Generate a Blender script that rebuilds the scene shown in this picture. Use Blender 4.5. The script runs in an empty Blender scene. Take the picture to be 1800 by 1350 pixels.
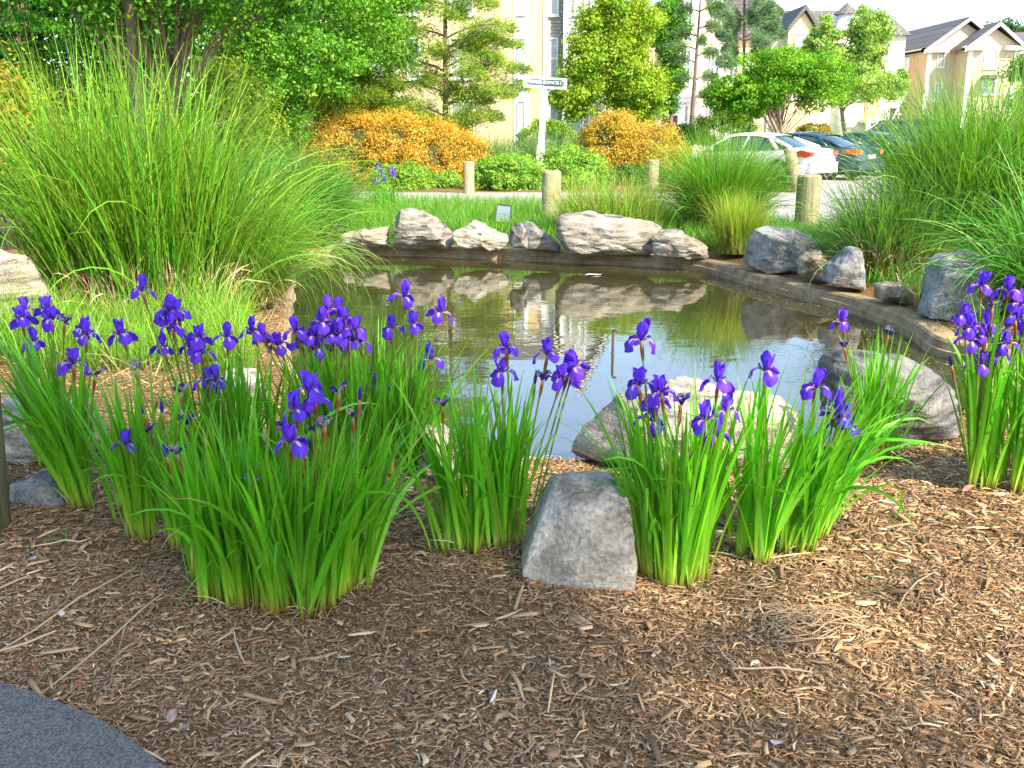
import bpy, math, random
import numpy as np
from math import sin, cos, tan, atan, pi, radians
from mathutils import Vector, Matrix, noise

# ------------------------------------------------------------------ camera, sky, sun, exposure
FPX, W, H = 1750.0, 1800.0, 1350.0
CAMZ = 1.55
PITCH = atan((675 - 222) / FPX)
C = bpy.context.scene.collection
sc = bpy.context.scene
cam_d = bpy.data.cameras.new('camera'); cam = bpy.data.objects.new('camera', cam_d); C.objects.link(cam)
cam.location = (0, 0, CAMZ); cam.rotation_euler = (pi / 2 - PITCH, 0, 0)
cam_d.sensor_width = 36; cam_d.lens = 36 * FPX / W; cam_d.clip_end = 3000; cam_d.clip_start = 0.05
sc.camera = cam
SUN_EL, SUN_AZ = radians(40), radians(138)       # azimuth clockwise from +Y
world = bpy.data.worlds.new("World"); sc.world = world; world.use_nodes = True
wn = world.node_tree
sky = wn.nodes.new('ShaderNodeTexSky'); sky.sky_type = 'NISHITA'; sky.sun_disc = False
sky.sun_elevation = SUN_EL; sky.sun_rotation = SUN_AZ; sky.air_density = 1.0; sky.dust_density = 1.0; sky.ozone_density = 1.2
wn.links.new(sky.outputs[0], wn.nodes['Background'].inputs[0]); wn.nodes['Background'].inputs[1].default_value = 0.15
sun_d = bpy.data.lights.new('sun', 'SUN'); sun_d.energy = 3.4; sun_d.angle = radians(0.6); sun_d.color = (1.0, 0.89, 0.70)
sun = bpy.data.objects.new('sun', sun_d); C.objects.link(sun)
SUNV = Vector((sin(SUN_AZ) * cos(SUN_EL), cos(SUN_AZ) * cos(SUN_EL), sin(SUN_EL)))
sun.rotation_euler = SUNV.to_track_quat('Z', 'Y').to_euler()
sc.view_settings.view_transform = 'Standard'; sc.view_settings.look = 'None'
sc.view_settings.exposure = 1.75; sc.view_settings.gamma = 1
sc.cycles.max_bounces = 6; sc.cycles.diffuse_bounces = 3; sc.cycles.transparent_max_bounces = 6
sc.cycles.caustics_reflective = False; sc.cycles.caustics_refractive = False

R = np.random.default_rng(7); random.seed(7)

# ------------------------------------------------------------------ pixel -> world
def ray(px, py):
    x = (px - 900) / FPX; y = -(py - 675) / FPX
    return Vector((x, cos(PITCH) + y * sin(PITCH), -sin(PITCH) + y * cos(PITCH)))
def gz(px, py, z=0.0):
    d = ray(px, py); t = (z - CAMZ) / d.z
    return Vector((d.x * t, d.y * t, z))
def gy(px, py, Y):
    d = ray(px, py); t = Y / d.y
    return Vector((d.x * t, Y, CAMZ + d.z * t))

# ------------------------------------------------------------------ object helpers
def tag(o, label=None, cat=None, group=None, kind=None):
    if label: o['label'] = label
    if cat: o['category'] = cat
    if group: o['group'] = group
    if kind: o['kind'] = kind
    return o
def empty(name, loc, label, cat, group=None, rz=0):
    o = bpy.data.objects.new(name, None); C.objects.link(o); o.location = loc; o.rotation_euler = (0, 0, rz)
    o.empty_display_size = 0.1
    return tag(o, label, cat, group)
def place(name, me, parent=None, mats=None):
    o = bpy.data.objects.new(name, me); C.objects.link(o)
    if mats:
        for m in (mats if isinstance(mats, (list, tuple)) else [mats]): me.materials.append(m)
    if parent:
        o.parent = parent
    return o
def np_mesh(name, V, Q, col=None, smooth=False, matidx=None):
    V = np.asarray(V, dtype=np.float32); Q = np.asarray(Q, dtype=np.int32)
    k = Q.shape[1]
    me = bpy.data.meshes.new(name)
    me.vertices.add(len(V)); me.vertices.foreach_set('co', V.ravel())
    me.loops.add(Q.size); me.loops.foreach_set('vertex_index', Q.ravel())
    me.polygons.add(len(Q)); me.polygons.foreach_set('loop_start', np.arange(0, Q.size, k, dtype=np.int32))
    try: me.polygons.foreach_set('loop_total', np.full(len(Q), k, dtype=np.int32))
    except Exception: pass
    if smooth: me.polygons.foreach_set('use_smooth', np.ones(len(Q), dtype=bool))
    if matidx is not None: me.polygons.foreach_set('material_index', np.asarray(matidx, dtype=np.int32))
    if col is not None:
        col = np.asarray(col, dtype=np.float32)
        if col.shape[1] == 3: col = np.hstack([col, np.ones((len(col), 1), np.float32)])
        a = me.color_attributes.new('Col', 'FLOAT_COLOR', 'POINT'); a.data.foreach_set('color', col.ravel())
    me.update(calc_edges=True)
    return me
def join(parts):
    Vs, Qs, Cs = [], [], []; n = 0
    for V, Q, c in parts:
        Vs.append(V); Qs.append(Q + n); Cs.append(c); n += len(V)
    return np.vstack(Vs), np.vstack(Qs), np.vstack(Cs)

class MB:
    """collects simple shapes in python lists -> one mesh"""
    def __init__(s): s.v = []; s.f = []; s.m = []
    def face(s, pts, m=0):
        n = len(s.v); s.v += [tuple(p) for p in pts]; s.f.append(list(range(n, n + len(pts)))); s.m.append(m)
    def box(s, a, b, m=0, M=None):
        x0, y0, z0 = a; x1, y1, z1 = b
        p = [Vector(q) for q in ((x0,y0,z0),(x1,y0,z0),(x1,y1,z0),(x0,y1,z0),(x0,y0,z1),(x1,y0,z1),(x1,y1,z1),(x0,y1,z1))]
        if M is not None: p = [M @ q for q in p]
        n = len(s.v); s.v += [tuple(q) for q in p]
        for f in ((3,2,1,0),(4,5,6,7),(0,1,5,4),(1,2,6,5),(2,3,7,6),(3,0,4,7)):
            s.f.append([n + i for i in f]); s.m.append(m)
    def prism(s, poly, y0, y1, m=0, axis='y'):
        """poly in (x,z), extruded along y (or poly in (y,z) along x)"""
        n = len(s.v); k = len(poly)
        for y in (y0, y1):
            for a, b in poly: s.v.append((a, y, b) if axis == 'y' else (y, a, b))
        s.f.append([n + i for i in range(k)]); s.m.append(m)
        s.f.append([n + k + i for i in reversed(range(k))]); s.m.append(m)
        for i in range(k):
            j = (i + 1) % k
            s.f.append([n + i, n + k + i, n + k + j, n + j]); s.m.append(m)
    def tube(s, pts, rad, seg=6, m=0, cap=True):
        pts = [Vector(p) for p in pts]; n0 = len(s.v)
        for i, p in enumerate(pts):
            t = (pts[min(i + 1, len(pts) - 1)] - pts[max(i - 1, 0)]).normalized()
            a = t.cross(Vector((0.3, 0.2, 1) if abs(t.z) < 0.9 else (1, 0.2, 0))).normalized(); b = t.cross(a)
            r = rad[i] if hasattr(rad, '__len__') else rad
            for k in range(seg):
                q = p + (a * cos(2 * pi * k / seg) + b * sin(2 * pi * k / seg)) * r
                s.v.append(tuple(q))
        for i in range(len(pts) - 1):
            for k in range(seg):
                k2 = (k + 1) % seg
                s.f.append([n0 + i * seg + k, n0 + i * seg + k2, n0 + (i + 1) * seg + k2, n0 + (i + 1) * seg + k]); s.m.append(m)
        if cap:
            s.f.append([n0 + k for k in reversed(range(seg))]); s.m.append(m)
            e = n0 + (len(pts) - 1) * seg; s.f.append([e + k for k in range(seg)]); s.m.append(m)
    def build(s, name, mats, parent=None, smooth=False):
        me = bpy.data.meshes.new(name); me.from_pydata(s.v, [], s.f)
        me.polygons.foreach_set('material_index', s.m)
        if smooth: me.polygons.foreach_set('use_smooth', [True] * len(s.f))
        me.update()
        return place(name, me, parent, mats)

# ------------------------------------------------------------------ materials
def new_mat(name):
    m = bpy.data.materials.new(name); m.use_nodes = True
    return m, m.node_tree, m.node_tree.nodes['Principled BSDF']
def plain(name, col, rough=0.6, metal=0.0, noise_amt=0.15, nscale=8, bump=0.0, spec=0.5, coat=0.0):
    m, t, b = new_mat(name); N = t.nodes; L = t.links
    b.inputs['Roughness'].default_value = rough; b.inputs['Metallic'].default_value = metal
    b.inputs['Specular IOR Level'].default_value = spec; b.inputs['Coat Weight'].default_value = coat
    tc = N.new('ShaderNodeTexCoord'); nz = N.new('ShaderNodeTexNoise'); nz.inputs['Scale'].default_value = nscale; nz.inputs['Detail'].default_value = 6
    L.new(tc.outputs['Object'], nz.inputs['Vector'])
    mx = N.new('ShaderNodeMix'); mx.data_type = 'RGBA'
    mx.inputs[6].default_value = (*[c * (1 - noise_amt) for c in col], 1); mx.inputs[7].default_value = (*[min(1, c * (1 + noise_amt)) for c in col], 1)
    L.new(nz.outputs['Fac'], mx.inputs[0]); L.new(mx.outputs[2], b.inputs['Base Color'])
    if bump:
        bp = N.new('ShaderNodeBump'); bp.inputs['Strength'].default_value = bump; bp.inputs['Distance'].default_value = 0.02
        L.new(nz.outputs['Fac'], bp.inputs['Height']); L.new(bp.outputs[0], b.inputs['Normal'])
    return m
def leaf_mat(name, transl=0.35, rough=0.45, tint=(1.15, 1.2, 0.6), spec=0.4):
    m, t, b = new_mat(name); N = t.nodes; L = t.links
    at = N.new('ShaderNodeAttribute'); at.attribute_name = 'Col'
    L.new(at.outputs['Color'], b.inputs['Base Color']); b.inputs['Roughness'].default_value = rough
    b.inputs['Specular IOR Level'].default_value = spec
    tr = N.new('ShaderNodeBsdfTranslucent'); mu = N.new('ShaderNodeMix'); mu.data_type = 'RGBA'; mu.blend_type = 'MULTIPLY'
    mu.inputs[0].default_value = 1; mu.inputs[7].default_value = (*tint, 1)
    L.new(at.outputs['Color'], mu.inputs[6]); L.new(mu.outputs[2], tr.inputs[0])
    ms = N.new('ShaderNodeMixShader'); ms.inputs[0].default_value = transl
    out = N['Material Output']
    L.new(b.outputs[0], ms.inputs[1]); L.new(tr.outputs[0], ms.inputs[2]); L.new(ms.outputs[0], out.inputs[0])
    return m
M_LEAF = leaf_mat('leaf_blades', 0.40, 0.42, (1.35, 1.35, 0.5))
M_FOL = leaf_mat('tree_foliage', 0.35, 0.55, (1.3, 1.3, 0.5), 0.3)
M_PETAL = leaf_mat('petal', 0.35, 0.6, (1.1, 0.9, 1.25), 0.2)
M_VC, _t, _b = new_mat('dry_matter')
_a = _t.nodes.new('ShaderNodeAttribute'); _a.attribute_name = 'Col'; _t.links.new(_a.outputs['Color'], _b.inputs['Base Color']); _b.inputs['Roughness'].default_value = 0.8; _b.inputs['Specular IOR Level'].default_value = 0.25
M_BARK = plain('bark', (0.16, 0.11, 0.08), 0.9, noise_amt=0.4, nscale=14, bump=0.6)
M_BARKD = plain('dark_bark', (0.05, 0.036, 0.028), 0.9, noise_amt=0.4, nscale=14, bump=0.6)
M_WHITE = plain('white_paint', (0.80, 0.79, 0.76), 0.5, noise_amt=0.05, nscale=3)

def rock_mat(name, dark, light, rot, stain=(0.22, 0.17, 0.10), scale=1.0, stretch=7.0):
    dark = [c * 0.48 * k for c, k in zip(dark, (1.05, 1.0, 0.9))]; light = [c * 0.68 * k for c, k in zip(light, (1.04, 1.0, 0.92))]; stain = [c * 0.7 for c in stain]
    m, t, b = new_mat(name); N = t.nodes; L = t.links
    tc = N.new('ShaderNodeTexCoord'); mp = N.new('ShaderNodeMapping'); mp.inputs['Rotation'].default_value = rot
    mp.inputs['Scale'].default_value = (1.6 * scale, 1.6 * scale, stretch * 1.6 * scale)
    L.new(tc.outputs['Object'], mp.inputs['Vector'])
    n0 = N.new('ShaderNodeTexNoise'); n0.inputs['Scale'].default_value = 1.6; n0.inputs['Detail'].default_value = 3
    L.new(tc.outputs['Object'], n0.inputs['Vector'])
    ad = N.new('ShaderNodeVectorMath'); ad.operation = 'MULTIPLY_ADD'; ad.inputs[1].default_value = (1.6, 1.6, 1.6)
    L.new(n0.outputs['Color'], ad.inputs[0]); L.new(mp.outputs[0], ad.inputs[2])
    n1 = N.new('ShaderNodeTexNoise'); n1.inputs['Scale'].default_value = 1.7; n1.inputs['Detail'].default_value = 9; n1.inputs['Roughness'].default_value = 0.62
    L.new(ad.outputs[0], n1.inputs['Vector'])
    cr = N.new('ShaderNodeValToRGB'); e = cr.color_ramp.elements
    e[0].position = 0.36; e[0].color = (*dark, 1); e[1].position = 0.62; e[1].color = (*light, 1)
    mid = cr.color_ramp.elements.new(0.47); mid.color = (*[(d * 0.45 + l * 0.55) for d, l in zip(dark, light)], 1)
    L.new(n1.outputs['Fac'], cr.inputs[0])
    n2 = N.new('ShaderNodeTexNoise'); n2.inputs['Scale'].default_value = 3.2; n2.inputs['Detail'].default_value = 5
    L.new(tc.outputs['Object'], n2.inputs['Vector'])
    r2 = N.new('ShaderNodeValToRGB'); r2.color_ramp.elements[0].position = 0.5; r2.color_ramp.elements[1].position = 0.72
    L.new(n2.outputs['Fac'], r2.inputs[0])
    ml = N.new('ShaderNodeMath'); ml.operation = 'MULTIPLY'; ml.inputs[1].default_value = 0.55; L.new(r2.outputs[0], ml.inputs[0])
    mx = N.new('ShaderNodeMix'); mx.data_type = 'RGBA'; mx.inputs[7].default_value = (*stain, 1)
    L.new(ml.outputs[0], mx.inputs[0]); L.new(cr.outputs[0], mx.inputs[6])
    n3 = N.new('ShaderNodeTexNoise'); n3.inputs['Scale'].default_value = 60; n3.inputs['Detail'].default_value = 4
    L.new(tc.outputs['Object'], n3.inputs['Vector'])
    m3 = N.new('ShaderNodeMix'); m3.data_type = 'RGBA'; m3.blend_type = 'OVERLAY'; m3.inputs[0].default_value = 0.85
    L.new(mx.outputs[2], m3.inputs[6]); L.new(n3.outputs['Fac'], m3.inputs[7]); L.new(m3.outputs[2], b.inputs['Base Color'])
    b.inputs['Roughness'].default_value = 0.72; b.inputs['Specular IOR Level'].default_value = 0.35
    b1 = N.new('ShaderNodeBump'); b1.inputs['Strength'].default_value = 0.9; b1.inputs['Distance'].default_value = 0.03
    b2 = N.new('ShaderNodeBump'); b2.inputs['Strength'].default_value = 0.9; b2.inputs['Distance'].default_value = 0.008
    L.new(n1.outputs['Fac'], b1.inputs['Height']); L.new(n3.outputs['Fac'], b2.inputs['Height']); L.new(b1.outputs[0], b2.inputs['Normal'])
    L.new(b2.outputs[0], b.inputs['Normal'])
    return m
ROCK = {
 'light': rock_mat('light_schist', (0.22, 0.20, 0.17), (0.66, 0.60, 0.50), (0.1, 0.35, 0.2)),
 'warm': rock_mat('warm_schist', (0.16, 0.15, 0.13), (0.50, 0.47, 0.42), (0.2, -0.3, 0.1), (0.20, 0.13, 0.08)),
 'white': rock_mat('pale_schist', (0.38, 0.36, 0.31), (0.80, 0.76, 0.66), (0.1, 0.25, 0.5)),
 'blue': rock_mat('blue_grey_schist', (0.20, 0.21, 0.23), (0.50, 0.51, 0.53), (0.4, 1.0, 0.2), (0.16, 0.15, 0.14), 1.3, 2.2),
 'grey': rock_mat('grey_schist', (0.10, 0.10, 0.11), (0.42, 0.41, 0.39), (0.7, 1.1, 0.2), (0.16, 0.13, 0.10), 1.2, 3.0),
 'dark': rock_mat('dark_schist', (0.07, 0.075, 0.08), (0.30, 0.30, 0.29), (0.5, 0.7, 0.2), (0.12, 0.10, 0.08)),
 'upright': rock_mat('upright_strata_schist', (0.14, 0.135, 0.12), (0.58, 0.54, 0.47), (0.15, 1.25, 0.1), (0.20, 0.14, 0.09)),
 'flat': rock_mat('speckled_stone', (0.34, 0.31, 0.27), (0.64, 0.60, 0.53), (0.1, 0.15, 0.1), (0.22, 0.17, 0.11), 1.0, 2.0),
 'tan': rock_mat('tan_stone', (0.22, 0.18, 0.13), (0.50, 0.43, 0.32), (0.3, 0.2, 0.1), (0.25, 0.2, 0.1), 1.0, 2.5),
}
# ground: mask attribute picks mulch soil or lawn soil
M_GROUND, t, b = new_mat('soil_and_mulch'); N = t.nodes; L = t.links
tc = N.new('ShaderNodeTexCoord')
na = N.new('ShaderNodeTexNoise'); na.inputs['Scale'].default_value = 45; na.inputs['Detail'].default_value = 8; na.inputs['Roughness'].default_value = 0.7
nb = N.new('ShaderNodeTexNoise'); nb.inputs['Scale'].default_value = 1.2; nb.inputs['Detail'].default_value = 4
L.new(tc.outputs['Object'], na.inputs['Vector']); L.new(tc.outputs['Object'], nb.inputs['Vector'])
cr = N.new('ShaderNodeValToRGB'); cr.color_ramp.elements[0].position = 0.35; cr.color_ramp.elements[0].color = (0.10, 0.058, 0.026, 1)
cr.color_ramp.elements[1].position = 0.7; cr.color_ramp.elements[1].color = (0.34, 0.205, 0.09, 1); L.new(na.outputs['Fac'], cr.inputs[0])
at = N.new('ShaderNodeAttribute'); at.attribute_name = 'Col'
cg = N.new('ShaderNodeValToRGB'); cg.color_ramp.elements[0].position = 0.3; cg.color_ramp.elements[0].color = (0.03, 0.07, 0.01, 1)
cg.color_ramp.elements[1].position = 0.7; cg.color_ramp.elements[1].color = (0.10, 0.18, 0.03, 1); L.new(na.outputs['Fac'], cg.inputs[0])
mx = N.new('ShaderNodeMix'); mx.data_type = 'RGBA'; L.new(at.outputs['Fac'], mx.inputs[0]); L.new(cr.outputs[0], mx.inputs[6]); L.new(cg.outputs[0], mx.inputs[7])
L.new(mx.outputs[2], b.inputs['Base Color']); b.inputs['Roughness'].default_value = 0.95; b.inputs['Specular IOR Level'].default_value = 0.1
bp = N.new('ShaderNodeBump'); bp.inputs['Strength'].default_value = 0.8; bp.inputs['Distance'].default_value = 0.02; L.new(na.outputs['Fac'], bp.inputs['Height']); L.new(bp.outputs[0], b.inputs['Normal'])

def two_tone(name, a, c, scale, rough=0.9, bump=0.3, bd=0.004, p0=0.35, p1=0.65, stretch=(1, 1, 1)):
    m, t, b = new_mat(name); N = t.nodes; L = t.links
    tc = N.new('ShaderNodeTexCoord'); mp = N.new('ShaderNodeMapping'); mp.inputs['Scale'].default_value = stretch
    nz = N.new('ShaderNodeTexNoise'); nz.inputs['Scale'].default_value = scale; nz.inputs['Detail'].default_value = 8; nz.inputs['Roughness'].default_value = 0.65
    L.new(tc.outputs['Object'], mp.inputs[0]); L.new(mp.outputs[0], nz.inputs['Vector'])
    cr = N.new('ShaderNodeValToRGB'); cr.color_ramp.elements[0].position = p0; cr.color_ramp.elements[0].color = (*a, 1)
    cr.color_ramp.elements[1].position = p1; cr.color_ramp.elements[1].color = (*c, 1)
    L.new(nz.outputs['Fac'], cr.inputs[0]); L.new(cr.outputs[0], b.inputs['Base Color']); b.inputs['Roughness'].default_value = rough
    b.inputs['Specular IOR Level'].default_value = 0.3
    bp = N.new('ShaderNodeBump'); bp.inputs['Strength'].default_value = bump; bp.inputs['Distance'].default_value = bd
    L.new(nz.outputs['Fac'], bp.inputs['Height']); L.new(bp.outputs[0], b.inputs['Normal'])
    return m
M_ASPHALT = two_tone('asphalt', (0.055, 0.052, 0.044), (0.28, 0.265, 0.23), 160, 0.85, 0.9, 0.006, 0.4, 0.72)
M_ROAD = two_tone('sun_bleached_road', (0.33, 0.28, 0.28), (0.46, 0.40, 0.40), 18, 0.9, 0.2)
M_CONC = two_tone('weathered_concrete', (0.16, 0.11, 0.055), (0.44, 0.32, 0.18), 7, 0.85, 0.8, 0.012, 0.3, 0.7)
M_KERB = two_tone('kerb_concrete', (0.40, 0.37, 0.34), (0.55, 0.52, 0.48), 12)
M_WOOD = two_tone('weathered_timber', (0.16, 0.14, 0.07), (0.46, 0.39, 0.24), 6, 0.85, 0.7, 0.01, 0.3, 0.7, (5, 5, 0.5))
M_WOODG = two_tone('shaded_green_timber', (0.05, 0.055, 0.025), (0.17, 0.16, 0.08), 6, 0.85, 0.7, 0.01, 0.3, 0.7, (5, 5, 0.5))  # greenish weathered timber, with the near post's shade darkened into the colour
M_ENDG = two_tone('sawn_end_grain', (0.30, 0.22, 0.15), (0.52, 0.42, 0.30), 20, 0.9, 0.4)
# water
M_WATER, t, b = new_mat('pond_water'); N = t.nodes; L = t.links
b.inputs['Base Color'].default_value = (0.042, 0.038, 0.014, 1); b.inputs['Roughness'].default_value = 0.015; b.inputs['IOR'].default_value = 2.6
tc = N.new('ShaderNodeTexCoord'); mp = N.new('ShaderNodeMapping'); mp.inputs['Scale'].default_value = (1.0, 1.6, 1.0); L.new(tc.outputs['Object'], mp.inputs[0])
n1 = N.new('ShaderNodeTexNoise'); n1.inputs['Scale'].default_value = 2.6; n1.inputs['Detail'].default_value = 3; L.new(mp.outputs[0], n1.inputs['Vector'])
bp = N.new('ShaderNodeBump'); bp.inputs['Strength'].default_value = 0.09; bp.inputs['Distance'].default_value = 0.02
L.new(n1.outputs['Fac'], bp.inputs['Height']); L.new(bp.outputs[0], b.inputs['Normal'])

# ------------------------------------------------------------------ pond outline
WZ, RZ = -0.25, -0.11
rim_px = [(560, 434), (640, 432), (720, 432), (850, 437), (1000, 443), (1150, 450), (1240, 458), (1320, 480), (1400, 500), (1480, 518), (1550, 540), (1610, 565), (1650, 592)]
rim = [gz(x, y, RZ).to_2d() for x, y in rim_px]
rim += [Vector(p) for p in ((3.62, 7.4), (3.2, 6.5), (2.6, 5.75), (1.8, 5.25), (0.9, 5.0), (0.0, 5.0), (-0.7, 5.35), (-1.25, 6.2), (-1.7, 7.4), (-2.1, 9.2), (-2.5, 11.2), (-2.9, 12.9))]
def catmull(P, n):
    out = []; m = len(P)
    for i in range(m):
        p0, p1, p2, p3 = P[i - 1], P[i], P[(i + 1) % m], P[(i + 2) % m]
        for k in range(n):
            t = k / n
            out.append(0.5 * ((2 * p1) + (p2 - p0) * t + (2 * p0 - 5 * p1 + 4 * p2 - p3) * t * t + (3 * p1 - p0 - 3 * p2 + p3) * t ** 3))
    return out
RIM = catmull(rim, 6)
cen = sum(RIM, Vector((0, 0))) / len(RIM)
def offs(P, d):
    out = []
    for i in range(len(P)):
        t = (P[(i + 1) % len(P)] - P[i - 1]).normalized(); n = Vector((t.y, -t.x))
        if n.dot(P[i] - cen) < 0: n = -n
        out.append(P[i] + n * d)
    return out
RA = np.array([tuple(p) for p in RIM])
def poly_dist(X, Y, P):
    """signed distance (negative inside)"""
    d = np.full(X.shape, 1e9); inside = np.zeros(X.shape, bool); m = len(P)
    for i in range(m):
        ax, ay = P[i]; bx, by = P[(i + 1) % m]
        vx, vy = bx - ax, by - ay; L2 = vx * vx + vy * vy + 1e-12
        t = np.clip(((X - ax) * vx + (Y - ay) * vy) / L2, 0, 1)
        d = np.minimum(d, np.hypot(X - ax - t * vx, Y - ay - t * vy))
        c = ((ay > Y) != (by > Y)) & (X < (bx - ax) * (Y - ay) / (by - ay + 1e-12) + ax)
        inside ^= c
    return np.where(inside, -d, d)

# road near edge & lawn region (world metres)
def road_near(x):   # y of the near road edge
    return np.interp(x, [-60, -8, -2, 2.5, 4.2, 6.0, 9.0, 30], [26, 22.2, 20.9, 19.8, 16.6, 14.8, 13.6, 10])
ROAD_FAR = 24.3

def bumps(x, y):
    return 0.018 * (np.sin(x * 3.1 + 1.3 * np.sin(y * 2.3)) * np.sin(y * 2.7 + x)) + 0.008 * np.sin(x * 9.1 + 2 * np.sin(y * 5)) * np.sin(y * 8.3)
def ground_h(X, Y):
    X = np.asarray(X, float); Y = np.asarray(Y, float)
    d = poly_dist(X, Y, RA)
    h = bumps(X, Y) * np.clip((13 - Y) / 3, 0, 1)
    near = np.clip(1 - (d - 0.15) / 0.8, 0, 1)
    h = h * (1 - near) + (RZ - 0.02) * near * np.where(Y > 9, 1, 1)
    h = np.where(d < 0.03, -0.9, h)
    return h
# ---- ground sheet
def axis(lo, hi, n, far, m):
    mid = np.linspace(lo, hi, n); st = (mid[1] - mid[0]); g = []
    x = hi
    k = (far / st) ** (1 / m)
    s = st
    out = []
    while x < far: s *= 1.18; x += s; out.append(x)
    return mid, np.array(out)
mx_, px_ = axis(-8, 9, 210, 900, 30); nx_ = -(px_ - 9) - 8
xs = np.concatenate([nx_[::-1], mx_, px_])
my_, py_ = axis(1.0, 16, 200, 1500, 30); ny_ = 1.0 - np.array([0.3, 0.8, 2, 5, 12, 30, 80])
ys = np.concatenate([ny_[::-1], my_, py_])
XX, YY = np.meshgrid(xs, ys)
ZZ = ground_h(XX, YY)
lawn = ((YY > 13.4) & (YY < road_near(XX) + 0.1)) | (YY > 36) | ((XX < -9) & (YY > 6))
lawn |= (XX > 4.4) & (YY > 11.2) & (YY < 25)
nyy, nxx = XX.shape
idx = np.arange(nyy * nxx).reshape(nyy, nxx)
Q = np.stack([idx[:-1, :-1], idx[:-1, 1:], idx[1:, 1:], idx[1:, :-1]], -1).reshape(-1, 4)
colr = np.repeat(lawn.ravel().astype(np.float32)[:, None], 3, 1)
g = place('ground', np_mesh('ground', np.stack([XX, YY, ZZ], -1).reshape(-1, 3), Q, colr, True), None, M_GROUND); tag(g, kind='structure')

# ---- pond rim, water
def ring(name, prof, mat):
    V = []; F = []; n = len(RIM)
    for d, z in prof:
        for i, p in enumerate(offs(RIM, d)):
            j = 0.012 * noise.noise(Vector((p.x * 2, p.y * 2, z * 5)))
            V.append((p.x, p.y, z + j - (0.07 if (z > -0.3 and (p.y < 6.6 or (p.x < -1.2 and p.y < 11.8))) else 0)))
    k = len(prof)
    for a in range(k - 1):
        for i in range(n):
            j = (i + 1) % n; F.append([a * n + i, a * n + j, (a + 1) * n + j, (a + 1) * n + i])
    me = bpy.data.meshes.new(name); me.from_pydata(V, [], F); me.update()
    return place(name, me, None, mat)
o = ring('pond_rim', [(0.22, -0.40), (0.21, RZ - 0.02), (0.19, RZ), (-0.0, RZ + 0.005), (-0.02, RZ - 0.015), (-0.03, RZ - 0.07), (-0.06, RZ - 0.075), (-0.07, -0.95)], M_CONC)
tag(o, 'brown weathered concrete rim curving around the pond', 'pond edging')
mb = MB(); mb.face([(p.x, p.y, WZ) for p in offs(RIM, -0.0)]); o = mb.build('water', M_WATER); tag(o, kind='structure')

# ---- asphalt path corner bottom left
pp = [gz(x, y, 0.012) for x, y in ((-700, 1100), (-300, 1150), (-60, 1180), (0, 1203), (60, 1222), (110, 1242), (170, 1266), (220, 1296), (262, 1330), (300, 1362), (360, 1450), (500, 1800))]
mb = MB(); top = [(p.x, p.y, 0.022) for p in pp] + [(-0.5, 0.4, 0.022), (-6, 0.4, 0.022)]
mb.face(top); n = len(top)
for i in range(len(pp) - 1): mb.face([(pp[i].x, pp[i].y, 0.022), (pp[i + 1].x, pp[i + 1].y, 0.022), (pp[i + 1].x, pp[i + 1].y, -0.06), (pp[i].x, pp[i].y, -0.06)])
tag(mb.build('path', M_ASPHALT), kind='structure')
PATH = np.array([(p[0], p[1]) for p in top])

# ---- road, far planting bed, car park
mb = MB(); xr = [-70, -30, -12, -8, -5, -2, 0, 2.5, 3.4, 4.2, 5, 6, 7.5, 9, 14, 30, 80]
near = [(x, float(road_near(x))) for x in xr]
mb.face([(x, y, 0.012) for x, y in near] + [(80, ROAD_FAR, 0.012), (-70, ROAD_FAR, 0.012)])
tag(mb.build('road', M_ROAD), kind='structure')
mb = MB()
for (x0, y0), (x1, y1) in zip(near[:-1], near[1:]):
    t = Vector((x1 - x0, y1 - y0)).normalized(); n = Vector((t.y, -t.x)) * 0.14
    a, b_, c, d = (x0, y0), (x1, y1), (x1 + n.x, y1 + n.y), (x0 + n.x, y0 + n.y)
    mb.face([(*d, 0.05), (*c, 0.05), (*b_, 0.05), (*a, 0.05)]); mb.face([(*d, -0.02), (*c, -0.02), (*c, 0.05), (*d, 0.05)]); mb.face([(*a, 0.05), (*b_, 0.05), (*b_, 0), (*a, 0)])
tag(mb.build('kerb', M_KERB), kind='structure')
mb = MB(); mb.face([(7.2, ROAD_FAR, 0.016), (80, ROAD_FAR, 0.016), (80, 60, 0.016), (9.5, 60, 0.016), (8.6, 34, 0.016)])
tag(mb.build('car_park', M_ROAD), kind='structure')

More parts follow.
